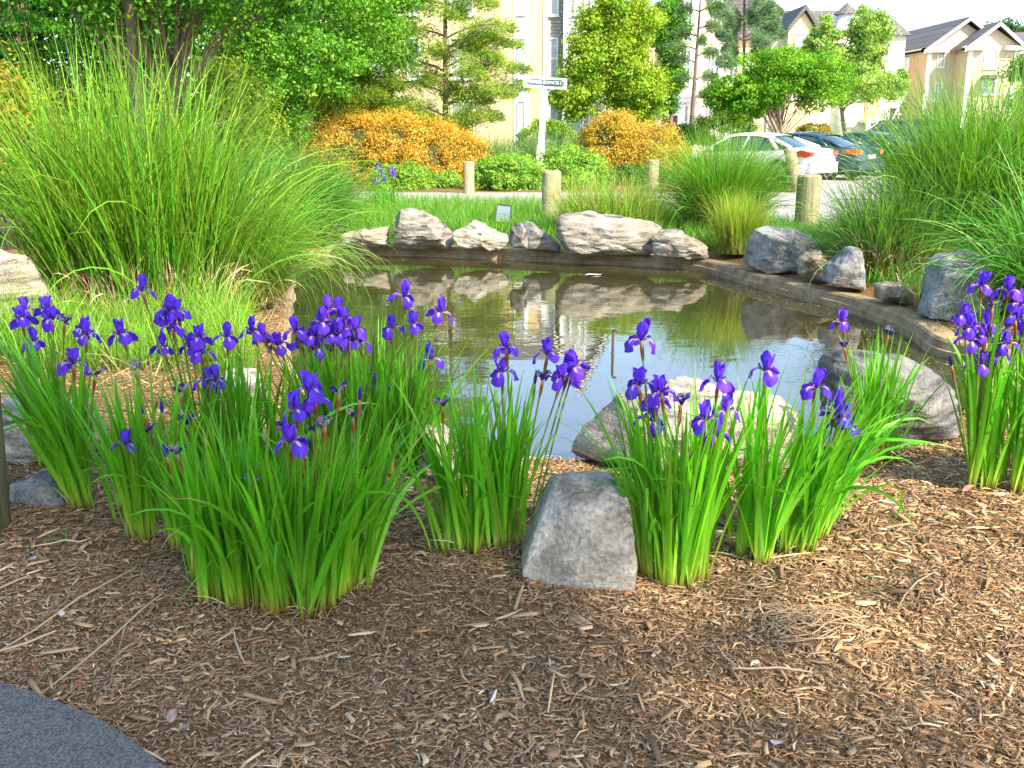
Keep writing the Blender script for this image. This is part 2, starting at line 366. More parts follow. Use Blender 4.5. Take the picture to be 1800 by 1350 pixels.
# ------------------------------------------------------------------ ribbons (grass / iris blades)
def ribbons(base, az, th0, curv, Ln, wd, K, rgb0, rgb1, rgb2, jit=0.15, p=1.6, roll=None, prof='grass', s1=0.12, s2=0.45, crease=0.0, rng=R, kink=None):
    n = len(az); s = np.linspace(0, 1, K + 1)
    th = th0[:, None] + curv[:, None] * s[None] ** p
    if kink is not None: th = th + kink[0][:, None] * (s[None] > kink[1][:, None])
    ds = (Ln / K)[:, None]
    thm = 0.5 * (th[:, 1:] + th[:, :-1])
    hx = np.concatenate([np.zeros((n, 1)), np.cumsum(np.sin(thm) * ds, 1)], 1)
    hz = np.concatenate([np.zeros((n, 1)), np.cumsum(np.cos(thm) * ds, 1)], 1)
    ca, sa = np.cos(az)[:, None], np.sin(az)[:, None]
    P = np.stack([base[:, 0:1] + hx * ca, base[:, 1:2] + hx * sa, base[:, 2:3] + hz], -1)
    T = np.stack([np.sin(th) * ca, np.sin(th) * sa, np.cos(th)], -1)
    pr = np.stack([-sa + 0 * s, ca + 0 * s, 0 * ca + 0 * s], -1)
    nn = np.cross(T, pr)
    if roll is None: roll = rng.uniform(-1.2, 1.2, n)
    r = roll[:, None, None]
    wdv = pr * np.cos(r) + nn * np.sin(r); nrm = np.cross(T, wdv)
    if prof == 'grass': f = (1 - s) ** 0.7 * 0.95 + 0.05
    elif prof == 'iris': f = np.minimum(1, 0.55 + 1.3 * s) * (1 - np.clip((s - 0.35) / 0.65, 0, 1) ** 1.8) + 0.02
    else: f = np.ones_like(s)
    hw = (wd[:, None] * f[None] * 0.5)[..., None]
    cols = []
    for k in range(3): pass
    m = np.clip(s / s1, 0, 1)[None, :, None]; m2 = np.clip((s - s1) / max(s2 - s1, 1e-3), 0, 1)[None, :, None]
    rgb0 = np.asarray(rgb0, float); rgb1 = np.asarray(rgb1, float); rgb2 = np.asarray(rgb2, float)
    rgb0, rgb1, rgb2 = [c[None, None] if c.ndim == 1 else c[:, None] for c in (rgb0, rgb1, rgb2)]
    c = rgb0 * (1 - m) + rgb1 * m; c = c * (1 - m2) + rgb2 * m2
    j = 1 + rng.normal(0, jit, (n, 1, 1)); hue = 1 + rng.normal(0, jit * 0.6, (n, 1, 3))
    c = np.clip(c * j * hue, 0.002, 1)
    c = np.broadcast_to(c, (n, K + 1, 3))
    if crease:
        V = np.stack([P - wdv * hw + nrm * hw * crease, P, P + wdv * hw + nrm * hw * crease], 2)
        CC = np.stack([c * 0.95, c * 1.08, c * 0.95], 2); A = 3
    else:
        V = np.stack([P - wdv * hw, P + wdv * hw], 2); CC = np.stack([c, c], 2); A = 2
    idx = np.arange(n * (K + 1) * A).reshape(n, K + 1, A)
    q = np.stack([idx[:, :-1, :-1], idx[:, :-1, 1:], idx[:, 1:, 1:], idx[:, 1:, :-1]], -1).reshape(-1, 4)
    return V.reshape(-1, 3), q, CC.reshape(-1, 3)

# ------------------------------------------------------------------ foliage clouds
def leafquads(P, size, asp, col, rng, nrm=None, up=0.3, axis=None):
    n = len(P)
    d = rng.normal(0, 1, (n, 3))
    if nrm is not None: d = d * 0.7 + nrm * 1.1
    d[:, 2] += up; d /= np.linalg.norm(d, axis=1)[:, None] + 1e-9
    t = rng.normal(0, 1, (n, 3)) if axis is None else axis + rng.normal(0, 0.35, (n, 3))
    a = np.cross(d, t); a /= np.linalg.norm(a, axis=1)[:, None] + 1e-9
    b = np.cross(d, a)
    L = (size * rng.uniform(0.6, 1.3, n))[:, None]; Wd = L * asp
    V = np.stack([P - b * L * 0.5, P + a * Wd * 0.5 - b * L * 0.05, P + b * L * 0.5, P - a * Wd * 0.5 - b * L * 0.05], 1)
    Q = np.arange(n * 4).reshape(n, 4)
    Cc = np.repeat(col[:, None], 4, 1)
    return V.reshape(-1, 3), Q, Cc.reshape(-1, 3)

def ell(px0, py0, px1, py1, Y, dy):
    a = gy(px0, py1, Y); b_ = gy(px1, py0, Y)
    return ((a.x + b_.x) / 2, Y, (a.z + b_.z) / 2, abs(b_.x - a.x) / 2, dy, abs(b_.z - a.z) / 2)

def crown(ells, nl, size, pal, rng, rc=0.22, asp=0.55, flat=0.75, shell=0.45, nclump=None, up=0.35, layered=False):
    vol = np.array([e[3] * e[5] for e in ells]); vol = vol / vol.sum()
    if nclump is None: nclump = 70
    parts = []; centers = []
    pal = np.array(pal)
    for e, v in zip(ells, vol):
        m = max(5, int(nclump * v)); k = max(6, int(nl * v / m))
        d = rng.normal(0, 1, (m, 3)); d /= np.linalg.norm(d, axis=1)[:, None]
        rr = rng.uniform(shell, 1.0, m)[:, None]
        c = np.array(e[:3]) + d * rr * np.array(e[3:]) * 0.93
        rad = min(e[3], e[5], e[4]) * rng.uniform(0.6, 1.5, m) * rc * 2
        centers.append(c)
        dd = rng.normal(0, 1, (m, k, 3)); dd /= np.linalg.norm(dd, axis=2)[..., None]
        r2 = rng.uniform(0.15, 1.0, (m, k, 1)) ** 0.7 * (1 + 0.45 * np.abs(rng.normal(0, 1, (m, k, 1))) * (0.4 if shell > 0.8 else 1.0))
        sc3 = np.array([1.25, 1.25, 0.28]) if layered else np.array([1, 1, flat])
        P = c[:, None] + dd * r2 * rad[:, None, None] * sc3
        tone = rng.uniform(0, 1, (m, 1, 1)) * 0.75 + rng.uniform(0, 0.25, (m, k, 1))
        col = pal[0] * (1 - tone) + pal[1] * tone
        if len(pal) > 2:
            pick = rng.uniform(0, 1, (m, k, 1)) < 0.05 + 0.30 * (rng.uniform(0, 1, (m, 1, 1)) < 0.12)
            col = np.where(pick, pal[2], col)
        col = np.clip(col * (1 + rng.normal(0, 0.14, (m, k, 1))), 0.004, 1)
        parts.append(leafquads(P.reshape(-1, 3), np.full(m * k, size), asp, col.reshape(-1, 3), rng, nrm=dd.reshape(-1, 3), up=up))
    return join(parts), np.vstack(centers)

def tree(name, label, cat, base, ells, nl, size, pal, trunk_r=0.14, seed=1, group=None, bark=None, stems=1, nlimb=22, rc=0.22, nclump=90, layered=False, flat=0.75, asp=0.55, fork=0.35, top=None, shell=0.45, up=0.35):
    rng = np.random.default_rng(seed)
    (V, Q, c), cen_ = crown(ells, nl, size, pal, rng, rc=rc, nclump=nclump, layered=layered, flat=flat, asp=asp, shell=shell, up=up)
    bx, by = base; root = empty(name, (bx, by, 0), label, cat, group)
    V = V - np.array([bx, by, 0])
    place('crown', np_mesh('crown', V, Q, c), root, M_FOL)
    mb = MB(); e0 = ells[0]
    tz = top if top else e0[2] + e0[5] * 0.6
    for s_ in range(stems):
        a = 2 * pi * s_ / max(stems, 1) + 0.5; sp = 0 if stems == 1 else 1
        tx = (e0[0] - bx) + sp * cos(a) * e0[3] * 0.4; ty = (e0[1] - by) + sp * sin(a) * e0[4] * 0.4
        pts = []; rr = []
        for k in range(8):
            u = k / 7
            pts.append((sp * cos(a) * trunk_r * 0.8 * (1 - u) + tx * u ** 1.4 + 0.05 * sin(k * 2.1 + s_), sp * sin(a) * trunk_r * 0.8 * (1 - u) + ty * u ** 1.4 + 0.05 * cos(k * 1.7), -0.05 + tz * u))
            rr.append(trunk_r * (1.25 if k == 0 else 1.0) * (1 - 0.8 * u))
        mb.tube(pts, rr, 8)
        if s_ == 0 or stems > 1: trunk_pts = pts if s_ == 0 else trunk_pts
    for c_ in cen_[rng.permutation(len(cen_))[:nlimb]]:
        q = Vector(c_) - Vector((bx, by, 0))
        u = fork + 0.5 * rng.uniform() * (1 - fork)
        u = min(u, max(0.1, (q.z - 0.3) / max(tz, 0.5)))
        k = u * 7; i = int(k); p0 = Vector(trunk_pts[i]).lerp(Vector(trunk_pts[min(i + 1, 7)]), k - i)
        mid = p0.lerp(q, 0.5) + Vector((0, 0, 0.12 * (q - p0).length))
        r0 = trunk_r * (1 - 0.8 * u) * 0.5
        mb.tube([p0, p0.lerp(mid, 0.6), mid, q], [r0, r0 * 0.75, r0 * 0.5, r0 * 0.15], 5, cap=False)
    mb.build('trunk', bark or M_BARK, root, True)
    return root

def shrub(name, label, cat, ells, nl, size, pal, seed, group=None, nclump=120, rc=0.10, asp=0.5, shell=0.82, up=0.6, axis=None, core=True, stems=14):
    rng = np.random.default_rng(seed); e0 = ells[0]
    root = empty(name, (e0[0], e0[1], 0), label, cat, group)
    (V, Q, c), cen_ = crown(ells, nl, size, pal, rng, rc=rc, nclump=nclump, asp=asp, shell=shell, up=up)
    keep = V.reshape(-1, 4, 3)[:, :, 2].min(1) > -0.02
    V = V.reshape(-1, 4, 3)[keep].reshape(-1, 3); c = c.reshape(-1, 4, 3)[keep].reshape(-1, 3); Q = np.arange(len(V)).reshape(-1, 4)
    place('foliage', np_mesh('foliage', V - np.array([e0[0], e0[1], 0]), Q, c), root, M_FOL)
    mb = MB()
    for c_ in cen_[rng.permutation(len(cen_))[:stems]]:
        q = Vector(c_) - Vector((e0[0], e0[1], 0)); 
        b0 = Vector((q.x * 0.25, q.y * 0.25, -0.03)); m_ = b0.lerp(q, 0.5) + Vector((0, 0, 0.1))
        mb.tube([b0, m_, q], [0.02, 0.014, 0.006], 5, cap=False)
    mb.build('stems', M_BARKD, root, True)
    return root

# ------------------------------------------------------------------ boulders
def boulder(label, poly, depth, mat, seed, z0=-0.08, Y=None, cuts=12, rough=0.028, group='boulders around the pond', blocky=2.6):
    rng = random.Random(seed); ys_ = max(p[1] for p in poly)
    xm = sum(p[0] for p in poly) / len(poly)
    if Y is None: Y = gz(xm, ys_, z0).y + depth * 0.30
    P = [gy(x, y, Y) for x, y in poly]; P = [(p.x, p.z) for p in P]
    cx = (min(p[0] for p in P) + max(p[0] for p in P)) / 2; cz = (min(p[1] for p in P) + max(p[1] for p in P)) / 2
    pts = [(x - cx, z - cz) for x, z in P]
    ang = []
    NA = 180
    for k in range(NA):
        a = 2 * pi * k / NA; dx, dz = cos(a), sin(a); best = 0.01
        for i in range(len(pts)):
            (x0, z0_), (x1, z1) = pts[i], pts[(i + 1) % len(pts)]
            ex, ez = x1 - x0, z1 - z0_; den = dx * ez - dz * ex
            if abs(den) < 1e-9: continue
            t = (x0 * ez - z0_ * ex) / den; u = (x0 * dz - z0_ * dx) / den
            if t > 0 and -1e-6 <= u <= 1 + 1e-6: best = max(best, t)
        ang.append(best)
    ang = [(ang[i - 1] + 2 * ang[i] + ang[(i + 1) % NA]) / 4 for i in range(NA)]
    import bmesh
    bm = bmesh.new(); bmesh.ops.create_icosphere(bm, subdivisions=5, radius=1)
    planes = []
    for _ in range(cuts):
        n = Vector((rng.uniform(-1, 1), rng.uniform(-1, 1) * 1.4, rng.uniform(-0.4, 1))).normalized(); planes.append((n, rng.uniform(0.70, 0.92)))
    S = Vector((rng.uniform(0, 50), rng.uniform(0, 50), 3))
    size = (max(p[0] for p in pts) + max(p[1] for p in pts))
    sr = Matrix.Rotation(rng.uniform(-0.6, 0.6), 3, 'Y')
    for v in bm.verts:
        c = v.co.copy()
        m = max(abs(c.x), abs(c.y), abs(c.z)); f = (abs(c.x) ** blocky + abs(c.y) ** blocky + abs(c.z) ** blocky) ** (-1 / blocky)
        c = c * f
        # chop
        for n, h in planes:
            d = c.dot(n) - h
            if d > 0: c -= n * d * 0.92
        rho = math.hypot(c.x, c.z); a = math.atan2(c.z, c.x) % (2 * pi); k = a / (2 * pi) * NA; i = int(k) % NA; fr = k - int(k)
        rad = ang[i] * (1 - fr) + ang[(i + 1) % NA] * fr
        rho = min(rho, 1.0)
        q = Vector((cos(a) * rad * rho, c.y * depth * 0.5, sin(a) * rad * rho))
        dirn = Vector((c.x, c.y, c.z)).normalized()
        w = sr @ (q * 3 / max(size, 0.1)); w.z *= (1.6 if mat in ('blue', 'flat', 'tan', 'grey') else 4)
        dsp = noise.fractal(w + S, 0.8, 2.0, 5) * rough * 1.3 * size + noise.ridged_multi_fractal(q * 2.2 / max(size, .1) + S, 0.9, 2.0, 3, 1.0, 2.0) * rough * 0.5 * size
        v.co = q + dirn * (dsp - rough * 0.7 * size)
    me = bpy.data.meshes.new('boulder'); bm.to_mesh(me); bm.free()
    me.polygons.foreach_set('use_smooth', [True] * len(me.polygons))
    try: me.set_sharp_from_angle(angle=radians(40))
    except Exception: pass
    o = place('boulder', me, None, ROCK[mat]); o.location = (cx, Y, cz)
    tag(o, label, 'boulder', group)
    return o
BO = [
 ('flat pale boulder at the left end of the row behind the pond', [(598,434),(600,412),(640,402),(683,399),(688,432)], 0.5, 'light', {}),
 ('rounded brown-grey boulder left of the white striped boulder', [(684,434),(681,405),(690,380),(703,368),(722,366),(760,380),(785,398),(797,412),(794,436)], 0.7, 'warm', {}),
 ('low white striped boulder in front of the small floodlight', [(802,437),(792,412),(795,402),(832,388),(850,394),(893,412),(896,428),(880,438)], 0.5, 'white', {}),
 ('small round grey boulder wedged beside the pointed boulder', [(893,424),(897,400),(915,391),(928,400),(928,436),(900,434)], 0.4, 'grey', dict(Y=13.0)),
 ('pointed grey boulder left of the largest boulder behind the pond', [(914,440),(912,405),(920,384),(933,386),(952,402),(986,430),(982,441)], 0.5, 'grey', {}),
 ('largest boulder behind the pond, long block with upright strata', [(996,444),(980,420),(977,385),(990,376),(1040,370),(1060,378),(1110,380),(1150,388),(1163,398),(1152,430),(1143,448),(1010,447)], 0.8, 'upright', {}),
 ('smaller rounded boulder touching the right end of the largest one', [(1147,444),(1145,415),(1158,402),(1190,401),(1225,415),(1244,435),(1245,455),(1160,452)], 0.5, 'upright', {}),
 ('big blue-grey boulder below the thick timber bollard', [(1312,465),(1313,430),(1322,400),(1345,393),(1385,400),(1425,412),(1442,430),(1436,462),(1400,480),(1340,478)], 0.8, 'blue', {}),
 ('small tan boulder between two blue-grey boulders on the right bank', [(1402,482),(1401,450),(1412,439),(1440,438),(1456,450),(1460,488),(1440,496)], 0.4, 'tan', {}),
 ('blue-grey boulder at the foot of the big right grass clump', [(1450,495),(1452,460),(1470,445),(1490,433),(1508,436),(1518,470),(1514,510),(1480,505)], 0.5, 'blue', {}),
 ('smallest tan rock on the right rim, alone under dry grass stems', [(1540,524),(1540,502),(1555,492),(1590,495),(1608,515),(1602,533),(1560,530)], 0.35, 'tan', {}),
 ('tall sloping blue-grey boulder under the grass at the right edge', [(1617,555),(1625,505),(1645,460),(1680,440),(1720,430),(1755,450),(1775,520),(1750,560)], 0.7, 'blue', {}),
 ('dark bulky boulder on the near bank left of the right-edge irises', [(1458,745),(1452,660),(1456,628),(1480,611),(1530,608),(1600,632),(1652,655),(1675,690),(1672,765),(1560,776)], 0.8, 'dark', dict(rough=0.02)),
 ('broad cream-topped boulder on the near bank behind the centre irises', [(1000,812),(1000,775),(1040,722),(1060,690),(1090,677),(1150,672),(1230,672),(1310,682),(1380,698),(1405,730),(1400,800),(1250,822),(1050,824)], 0.75, 'light', dict(rough=0.018)),
 ('grey wedge-shaped stone standing in the mulch between the iris clumps', [(916,985),(938,925),(972,862),(1000,850),(1075,847),(1102,864),(1112,960),(1106,1004),(1040,1020),(985,1026),(950,1015)], 0.36, 'flat', dict(rough=0.008, z0=0.0, blocky=7.0, cuts=9)),
 ('pale boulder streaked with blue at the left edge under arching grass', [(-70,545),(-60,455),(0,440),(50,440),(75,480),(84,522),(40,556),(-20,556)], 0.7, 'light', dict(z0=0.0, Y=7.3)),
 ('whitish rock behind the leftmost iris clump beside the near post', [(2,800),(0,705),(40,687),(120,690),(172,702),(190,760),(155,808),(60,812)], 0.4, 'white', dict(z0=0.0)),
 ('low flat grey stone lying in the mulch beside the near post', [(14,880),(18,848),(60,836),(100,840),(134,872),(132,892),(60,892)], 0.3, 'blue', dict(z0=0.0, rough=0.01)),
 ('pale rock seen through leaves behind the left irises', [(385,715),(390,657),(420,645),(455,650),(477,690),(472,722),(400,724)], 0.4, 'white', dict(z0=0.0)),
 ('light rock half hidden behind the centre-left irises', [(733,845),(745,747),(775,735),(800,760),(806,848)], 0.3, 'light', dict(z0=0.0)),
 ('small greenish stone among grass at the far left end of the rim', [(570,410),(570,396),(583,391),(597,398),(598,412)], 0.25, 'tan', dict(z0=0.0)),
 ('bluish rock peeping out beneath the shrub at the left edge', [(-15,410),(-10,385),(8,378),(24,388),(26,408)], 0.4, 'blue', dict(z0=0.0)),
]
for i, (lab, poly, dp, mt, kw) in enumerate(BO):
    boulder(lab, poly, dp, mt, 100 + i, **kw)

# ------------------------------------------------------------------ timber bollards
def bollard(label, px0, px1, top_py, Y, lean=(0, 0), group='timber bollards', seed=0):
    a = gy(px0, top_py, Y); b_ = gy(px1, top_py, Y); r = abs(b_.x - a.x) / 2; h = a.z
    root = empty('timber_bollard', ((a.x + b_.x) / 2 - lean[0] * h, Y + r, 0), label, 'bollard', group)
    rng = random.Random(seed); n = 28; V = []; F = []
    prof = [(-0.12, 1.0), (0, 1.0), (h * 0.33, 1.0), (h * 0.66, 1.0), (h - r * 0.16, 1.0), (h, 0.86)]
    irr = [1 + 0.03 * sin(3 * 2 * pi * k / n + seed) + rng.uniform(-0.012, 0.012) for k in range(n)]
    for z, f in prof:
        for k in range(n):
            q = 2 * pi * k / n; V.append((cos(q) * r * f * irr[k] + lean[0] * z, sin(q) * r * f * irr[k] + lean[1] * z, z))
    for i in range(len(prof) - 1):
        for k in range(n):
            k2 = (k + 1) % n; F.append([i * n + k, i * n + k2, (i + 1) * n + k2, (i + 1) * n + k])
    me = bpy.data.meshes.new('post'); me.from_pydata(V, [], F); me.update()
    place('post', me, root, M_WOODG if 'green-stained' in label else M_WOOD)
    e = (len(prof) - 1) * n
    me = bpy.data.meshes.new('cut_top'); me.from_pydata([V[e + k] for k in range(n)], [], [list(range(n))]); me.update()
    place('cut_top', me, root, M_ENDG)
    return root
bollard('slim pale bollard standing in front of the orange mound shrub', 813, 833, 284, 23.9, seed=1)
bollard('squat grey bollard half hidden by yellow-green grass', 953, 987, 301, 16.5, seed=2)
bollard('bollard beside the dark side of the right orange shrub', 1140, 1160, 281, 25.4, seed=3)
bollard('leaning bollard in front of the white car', 1380, 1401, 262, 24.6, lean=(-0.27, 0), seed=4)
bollard('thickest bollard, golden timber, above the big blue-grey boulder', 1409, 1451, 308, 14.7, seed=5)
bollard('large green-stained post at the lower left edge', -226, -62, 592, 3.45, lean=(0.05, 0), seed=6)

# ------------------------------------------------------------------ street sign
def text_obj(name, body, parent, M, size, mat):
    cu = bpy.data.curves.new(name, 'FONT'); cu.body = body; cu.size = size; cu.extrude = 0.004; cu.align_x = 'CENTER'; cu.align_y = 'CENTER'
    tmp = bpy.data.objects.new('tmp', cu); C.objects.link(tmp)
    bpy.context.view_layer.update()
    dg = bpy.context.evaluated_depsgraph_get(); me = bpy.data.meshes.new_from_object(tmp.evaluated_get(dg))
    bpy.data.objects.remove(tmp)
    me.transform(M); me.materials.clear()
    return place(name, me, parent, mat)
M_SIGN = plain('blue_grey_sign_enamel', (0.035, 0.085, 0.11), 0.4, noise_amt=0.05)
SY = 27.5; sp = gy(946, 324, SY)
root = empty('street_sign', (sp.x, SY, 0), 'white street sign post with two blue-grey name boards, leaning right', 'street sign')
root.rotation_euler = (0.0, radians(3.6), radians(4))
top_z = gy(968, 123, SY).z
mb = MB(); w = 0.078
mb.box((-w * 1.35, -w * 1.35, -0.1), (w * 1.35, w * 1.35, 1.05)); mb.box((-w, -w, 1.05), (w, w, top_z - 0.12))
mb.build('post', M_WHITE, root)
mb = MB(); zt = top_z - 0.12
for k in range(4):
    a = pi / 4 + k * pi / 2; b2 = a + pi / 2; r = w * 1.5
    mb.face([(cos(a) * r, sin(a) * r, zt), (cos(b2) * r, sin(b2) * r, zt), (0, 0, zt + 0.1)])
mb.face([(cos(pi / 4 + k * pi / 2) * w * 1.5, sin(pi / 4 + k * pi / 2) * w * 1.5, zt) for k in (3, 2, 1, 0)])
mb.build('finial', M_WHITE, root)
for sgn, txt, ang in ((-1, 'SPINNAKER WY', radians(-12)), (1, 'TIDEWATER CT', radians(-24))):
    # board runs outward from the post; positive angle tips the outer end away from the camera
    Mz = Matrix.Rotation(ang * 1 if sgn > 0 else -ang, 4, 'Z')
    x0, x1 = (0.02, 0.62) if sgn > 0 else (-0.62, -0.02)
    z0, z1 = top_z - 0.47, top_z - 0.19
    mb = MB(); mb.box((x0, -0.11, z0), (x1, -0.07, z1), 0, Mz); board = mb.build('name_board', M_WHITE, root)
    # rounded blue panel
    pts = []; cx0, cx1 = (x0 + 0.02, x1 - 0.13) if sgn > 0 else (x0 + 0.13, x1 - 0.02); zc = (z0 + z1) / 2 + 0.01; rr = 0.082
    if sgn > 0:
        pts = [(cx0, zc - rr)] + [(cx1 + cos(q) * rr, zc + sin(q) * rr) for q in np.linspace(-pi / 2, pi / 2, 9)] + [(cx0, zc + rr)]
    else:
        pts = [(cx1, zc - rr), (cx1, zc + rr)] + [(cx0 + cos(q) * rr, zc + sin(q) * rr) for q in np.linspace(pi / 2, 3 * pi / 2, 9)]
    mb = MB(); mb.prism(pts, -0.118, -0.11); pn = mb.build('panel', M_SIGN, board); pn.data.transform(Mz)
    text_obj('lettering', txt, board, Mz @ Matrix.Translation(((cx0 + cx1) / 2, -0.122, zc)) @ Matrix.Rotation(pi / 2, 4, 'X') @ Matrix.Diagonal((0.66, 1, 1, 1)), 0.125, M_WHITE)
    # curved bracket
    mb = MB(); bp_ = [(sgn * (w + 0.20 * sin(q)), -0.09, z0 - 0.22 * (cos(q))) for q in np.linspace(0, pi / 2, 7)]
    bp_ = [(sgn * (w * 0.9 + 0.20 * (1 - cos(q))), -0.03, z0 - 0.24 + 0.24 * sin(q)) for q in np.linspace(0, pi / 2, 7)]
    mb.tube(bp_, 0.022, 6); br = mb.build('bracket', M_WHITE, root); br.data.transform(Mz)

# ------------------------------------------------------------------ floodlight, pipe, floating leaf
M_BLACK = plain('black_housing', (0.02, 0.02, 0.022), 0.5, noise_amt=0.1)
M_LENS = plain('floodlight_glass', (0.16, 0.21, 0.22), 0.12, noise_amt=0.35, nscale=6, coat=0.6)
FY = 15.8; fp = gy(885, 376, FY)
root = empty('floodlight', (fp.x, FY, 0), 'small tilted garden floodlight with black frame behind the white striped boulder', 'floodlight')
Mf = Matrix.Translation((0, 0, fp.z)) @ Matrix.Rotation(radians(7), 4, 'Y') @ Matrix.Rotation(radians(-18), 4, 'X')
mb = MB(); hw, hh = 0.12, 0.145
for a, b2 in (((-hw, -0.03, -hh), (-hw + 0.014, 0.02, hh)), ((hw - 0.014, -0.03, -hh), (hw, 0.02, hh)), ((-hw + 0.014, -0.03, -hh), (hw - 0.014, 0.02, -hh + 0.014)), ((-hw + 0.014, -0.03, hh - 0.014), (hw - 0.014, 0.02, hh))): mb.box(a, b2, 0, Mf)
mb.box((-hw * 0.8, 0.021, -hh * 0.8), (hw * 0.8, 0.10, hh * 0.8), 0, Mf); mb.build('housing', M_BLACK, root)
mb = MB(); mb.box((-hw + 0.015, -0.015, -hh + 0.015), (hw - 0.015, 0.005, hh - 0.015), 0, Mf); mb.box((-hw + 0.03, -0.02, -0.004), (hw - 0.03, -0.0155, 0.004), 0, Mf); mb.build('lens', M_LENS, root)
mb = MB(); mb.tube([(0, 0.06, -0.1), (0, 0.06, fp.z - 0.05)], 0.014, 6); mb.build('stake', M_BLACK, root)
M_RUST = plain('rusty_iron', (0.10, 0.05, 0.035), 0.7, noise_amt=0.5, nscale=60)
pw = gz(1077, 622, WZ); pz = gy(1077, 580, pw.y).z
mb = MB(); mb.tube([(0, 0, -0.3), (0, 0, pz - WZ - 0.02), (0.004, 0, pz - WZ - 0.004), (0.018, 0, pz - WZ), (0.034, 0, pz - WZ)], [0.011] * 3 + [0.013, 0.014], 10)
mb.tube([(0, 0, -0.015), (0, 0, 0.01)], 0.015, 10)
o = mb.build('pipe', M_RUST, None, True); o.location = (pw.x, pw.y, WZ); tag(o, 'thin rusty pipe with an elbow standing up out of the pond water', 'pipe')
lf = gz(1042, 484, WZ)
mb = MB(); mb.face([(-0.11, -0.02, 0.004), (-0.03, -0.04, 0.014), (0.05, -0.03, 0.006), (0.12, 0.0, 0.012), (0.03, 0.05, 0.006), (-0.05, 0.03, 0.016)])
o = mb.build('floating_leaf', plain('bleached_leaf', (0.6, 0.6, 0.55), 0.7), None); o.location = (lf.x, lf.y, WZ + 0.002); tag(o, 'bleached pale leaf floating on the far water', 'leaf')


# floating flecks and scum gathered along the rim
rng = np.random.default_rng(55); n = 900; oi = rng.integers(0, len(RIM), n); inn = offs(RIM, -1.0)
tq = 0.09 + np.abs(rng.normal(0, 0.22, n)); Pm = np.array([tuple(RIM[i].lerp(inn[i], min(t_, 0.95))) for i, t_ in zip(oi, tq)]) + rng.normal(0, 0.05, (n, 2))
Pm = Pm[poly_dist(Pm[:, 0], Pm[:, 1], RA) < -0.08]; n = len(Pm)
sz = rng.uniform(0.004, 0.016, n); a = rng.uniform(0, 6.28, n); V = []
for q, f in ((0, 1), (1.7, 0.6), (3.1, 1.1), (4.6, 0.5)): V.append(np.stack([Pm[:, 0] + np.cos(a + q) * sz * f, Pm[:, 1] + np.sin(a + q) * sz * f, np.full(n, WZ + 0.003)], 1))
colf = np.array([(0.16, 0.12, 0.06), (0.30, 0.24, 0.12), (0.14, 0.18, 0.05), (0.42, 0.38, 0.28)])[rng.integers(0, 4, n)]
tag(place('floating_debris', np_mesh('floating_debris', np.stack(V, 1).reshape(-1, 3), np.arange(n * 4).reshape(n, 4), np.repeat(colf[:, None], 4, 1).reshape(-1, 3)), None, M_VC), 'specks of plant debris floating along the pond rim', 'debris', kind='stuff')

# ------------------------------------------------------------------ ornamental grasses
G_BR, G_MID, G_DK, G_YEL = (0.18, 0.36, 0.025), (0.10, 0.26, 0.013), (0.04, 0.14, 0.012), (0.30, 0.36, 0.04)
STRAW, TAN, DRY = (0.50, 0.36, 0.16), (0.42, 0.23, 0.08), (0.55, 0.44, 0.24)
def grass(name, label, cx, cy, rx, ry, n, L, wd, th=(0.05, 0.16), curv=(0.4, 0.5), out=0.35, cols=(STRAW, G_MID, G_BR), seed=1, K=7, dry=300, dryL=0.5, lean=(0, 0), group='ornamental grass clumps', cat='grass clump', stripe=0.0, kinks=0.0, z=0.0, s1=0.15, s2=0.4):
    rng = np.random.default_rng(seed)
    root = empty(name, (cx, cy, z), label, cat, group)
    def mk(n, L, wd, c0, c1, c2, thm, cv, jit=0.22):
        a = rng.uniform(0, 2 * pi, n); r = np.sqrt(rng.uniform(0, 1, n))
        bx, by = np.cos(a) * r * rx, np.sin(a) * r * ry
        dx = bx / rx * out + rng.normal(0, 0.35, n) + lean[0]; dy = by / ry * out + rng.normal(0, 0.35, n) + lean[1]
        az = np.arctan2(dy, dx); mag = np.hypot(dx, dy)
        t0 = np.clip(thm[0] + mag * out * 0.55 + rng.normal(0, thm[1], n), -0.1, 1.1)
        cu = np.abs(rng.normal(cv[0], cv[1], n)) * (0.5 + mag)
        ln = L * rng.uniform(0.45, 1.08, n) ** 0.8
        base = np.stack([bx, by, np.full(n, -0.03)], 1)
        kk = None
        if kinks:
            kk = (np.where(rng.uniform(0, 1, n) < kinks, rng.uniform(0.5, 1.4, n), 0), rng.uniform(0.55, 0.9, n))
        return ribbons(base, az, t0, cu, ln, wd * rng.uniform(0.6, 1.25, n), K, c0, c1, c2, jit * 1.35, roll=rng.uniform(-1.4, 1.4, n), rng=rng, kink=kk, s1=s1, s2=s2)
    n1 = int(n * 0.6); n2 = n - n1
    V, Q, c = join([mk(n1, L, wd, cols[0], cols[1], cols[2], th, curv), mk(n2, L * 0.8, wd, cols[0], np.array(cols[1]) * 0.55, np.array(cols[1]) * 0.8, th, curv)])
    place('blades', np_mesh('blades', V, Q, c, True), root, M_LEAF)
    if dry:
        V, Q, c = join([mk(dry, dryL, wd * 0.9, TAN, TAN, STRAW, (0.02, 0.12), (0.15, 0.3), 0.35), mk(dry // 4, dryL * 1.1, wd, STRAW, DRY, DRY, (0.1, 0.3), (0.8, 0.9), 0.25)])
        place('dry_stems', np_mesh('dry_stems', V, Q, c, True), root, M_VC)
    return root
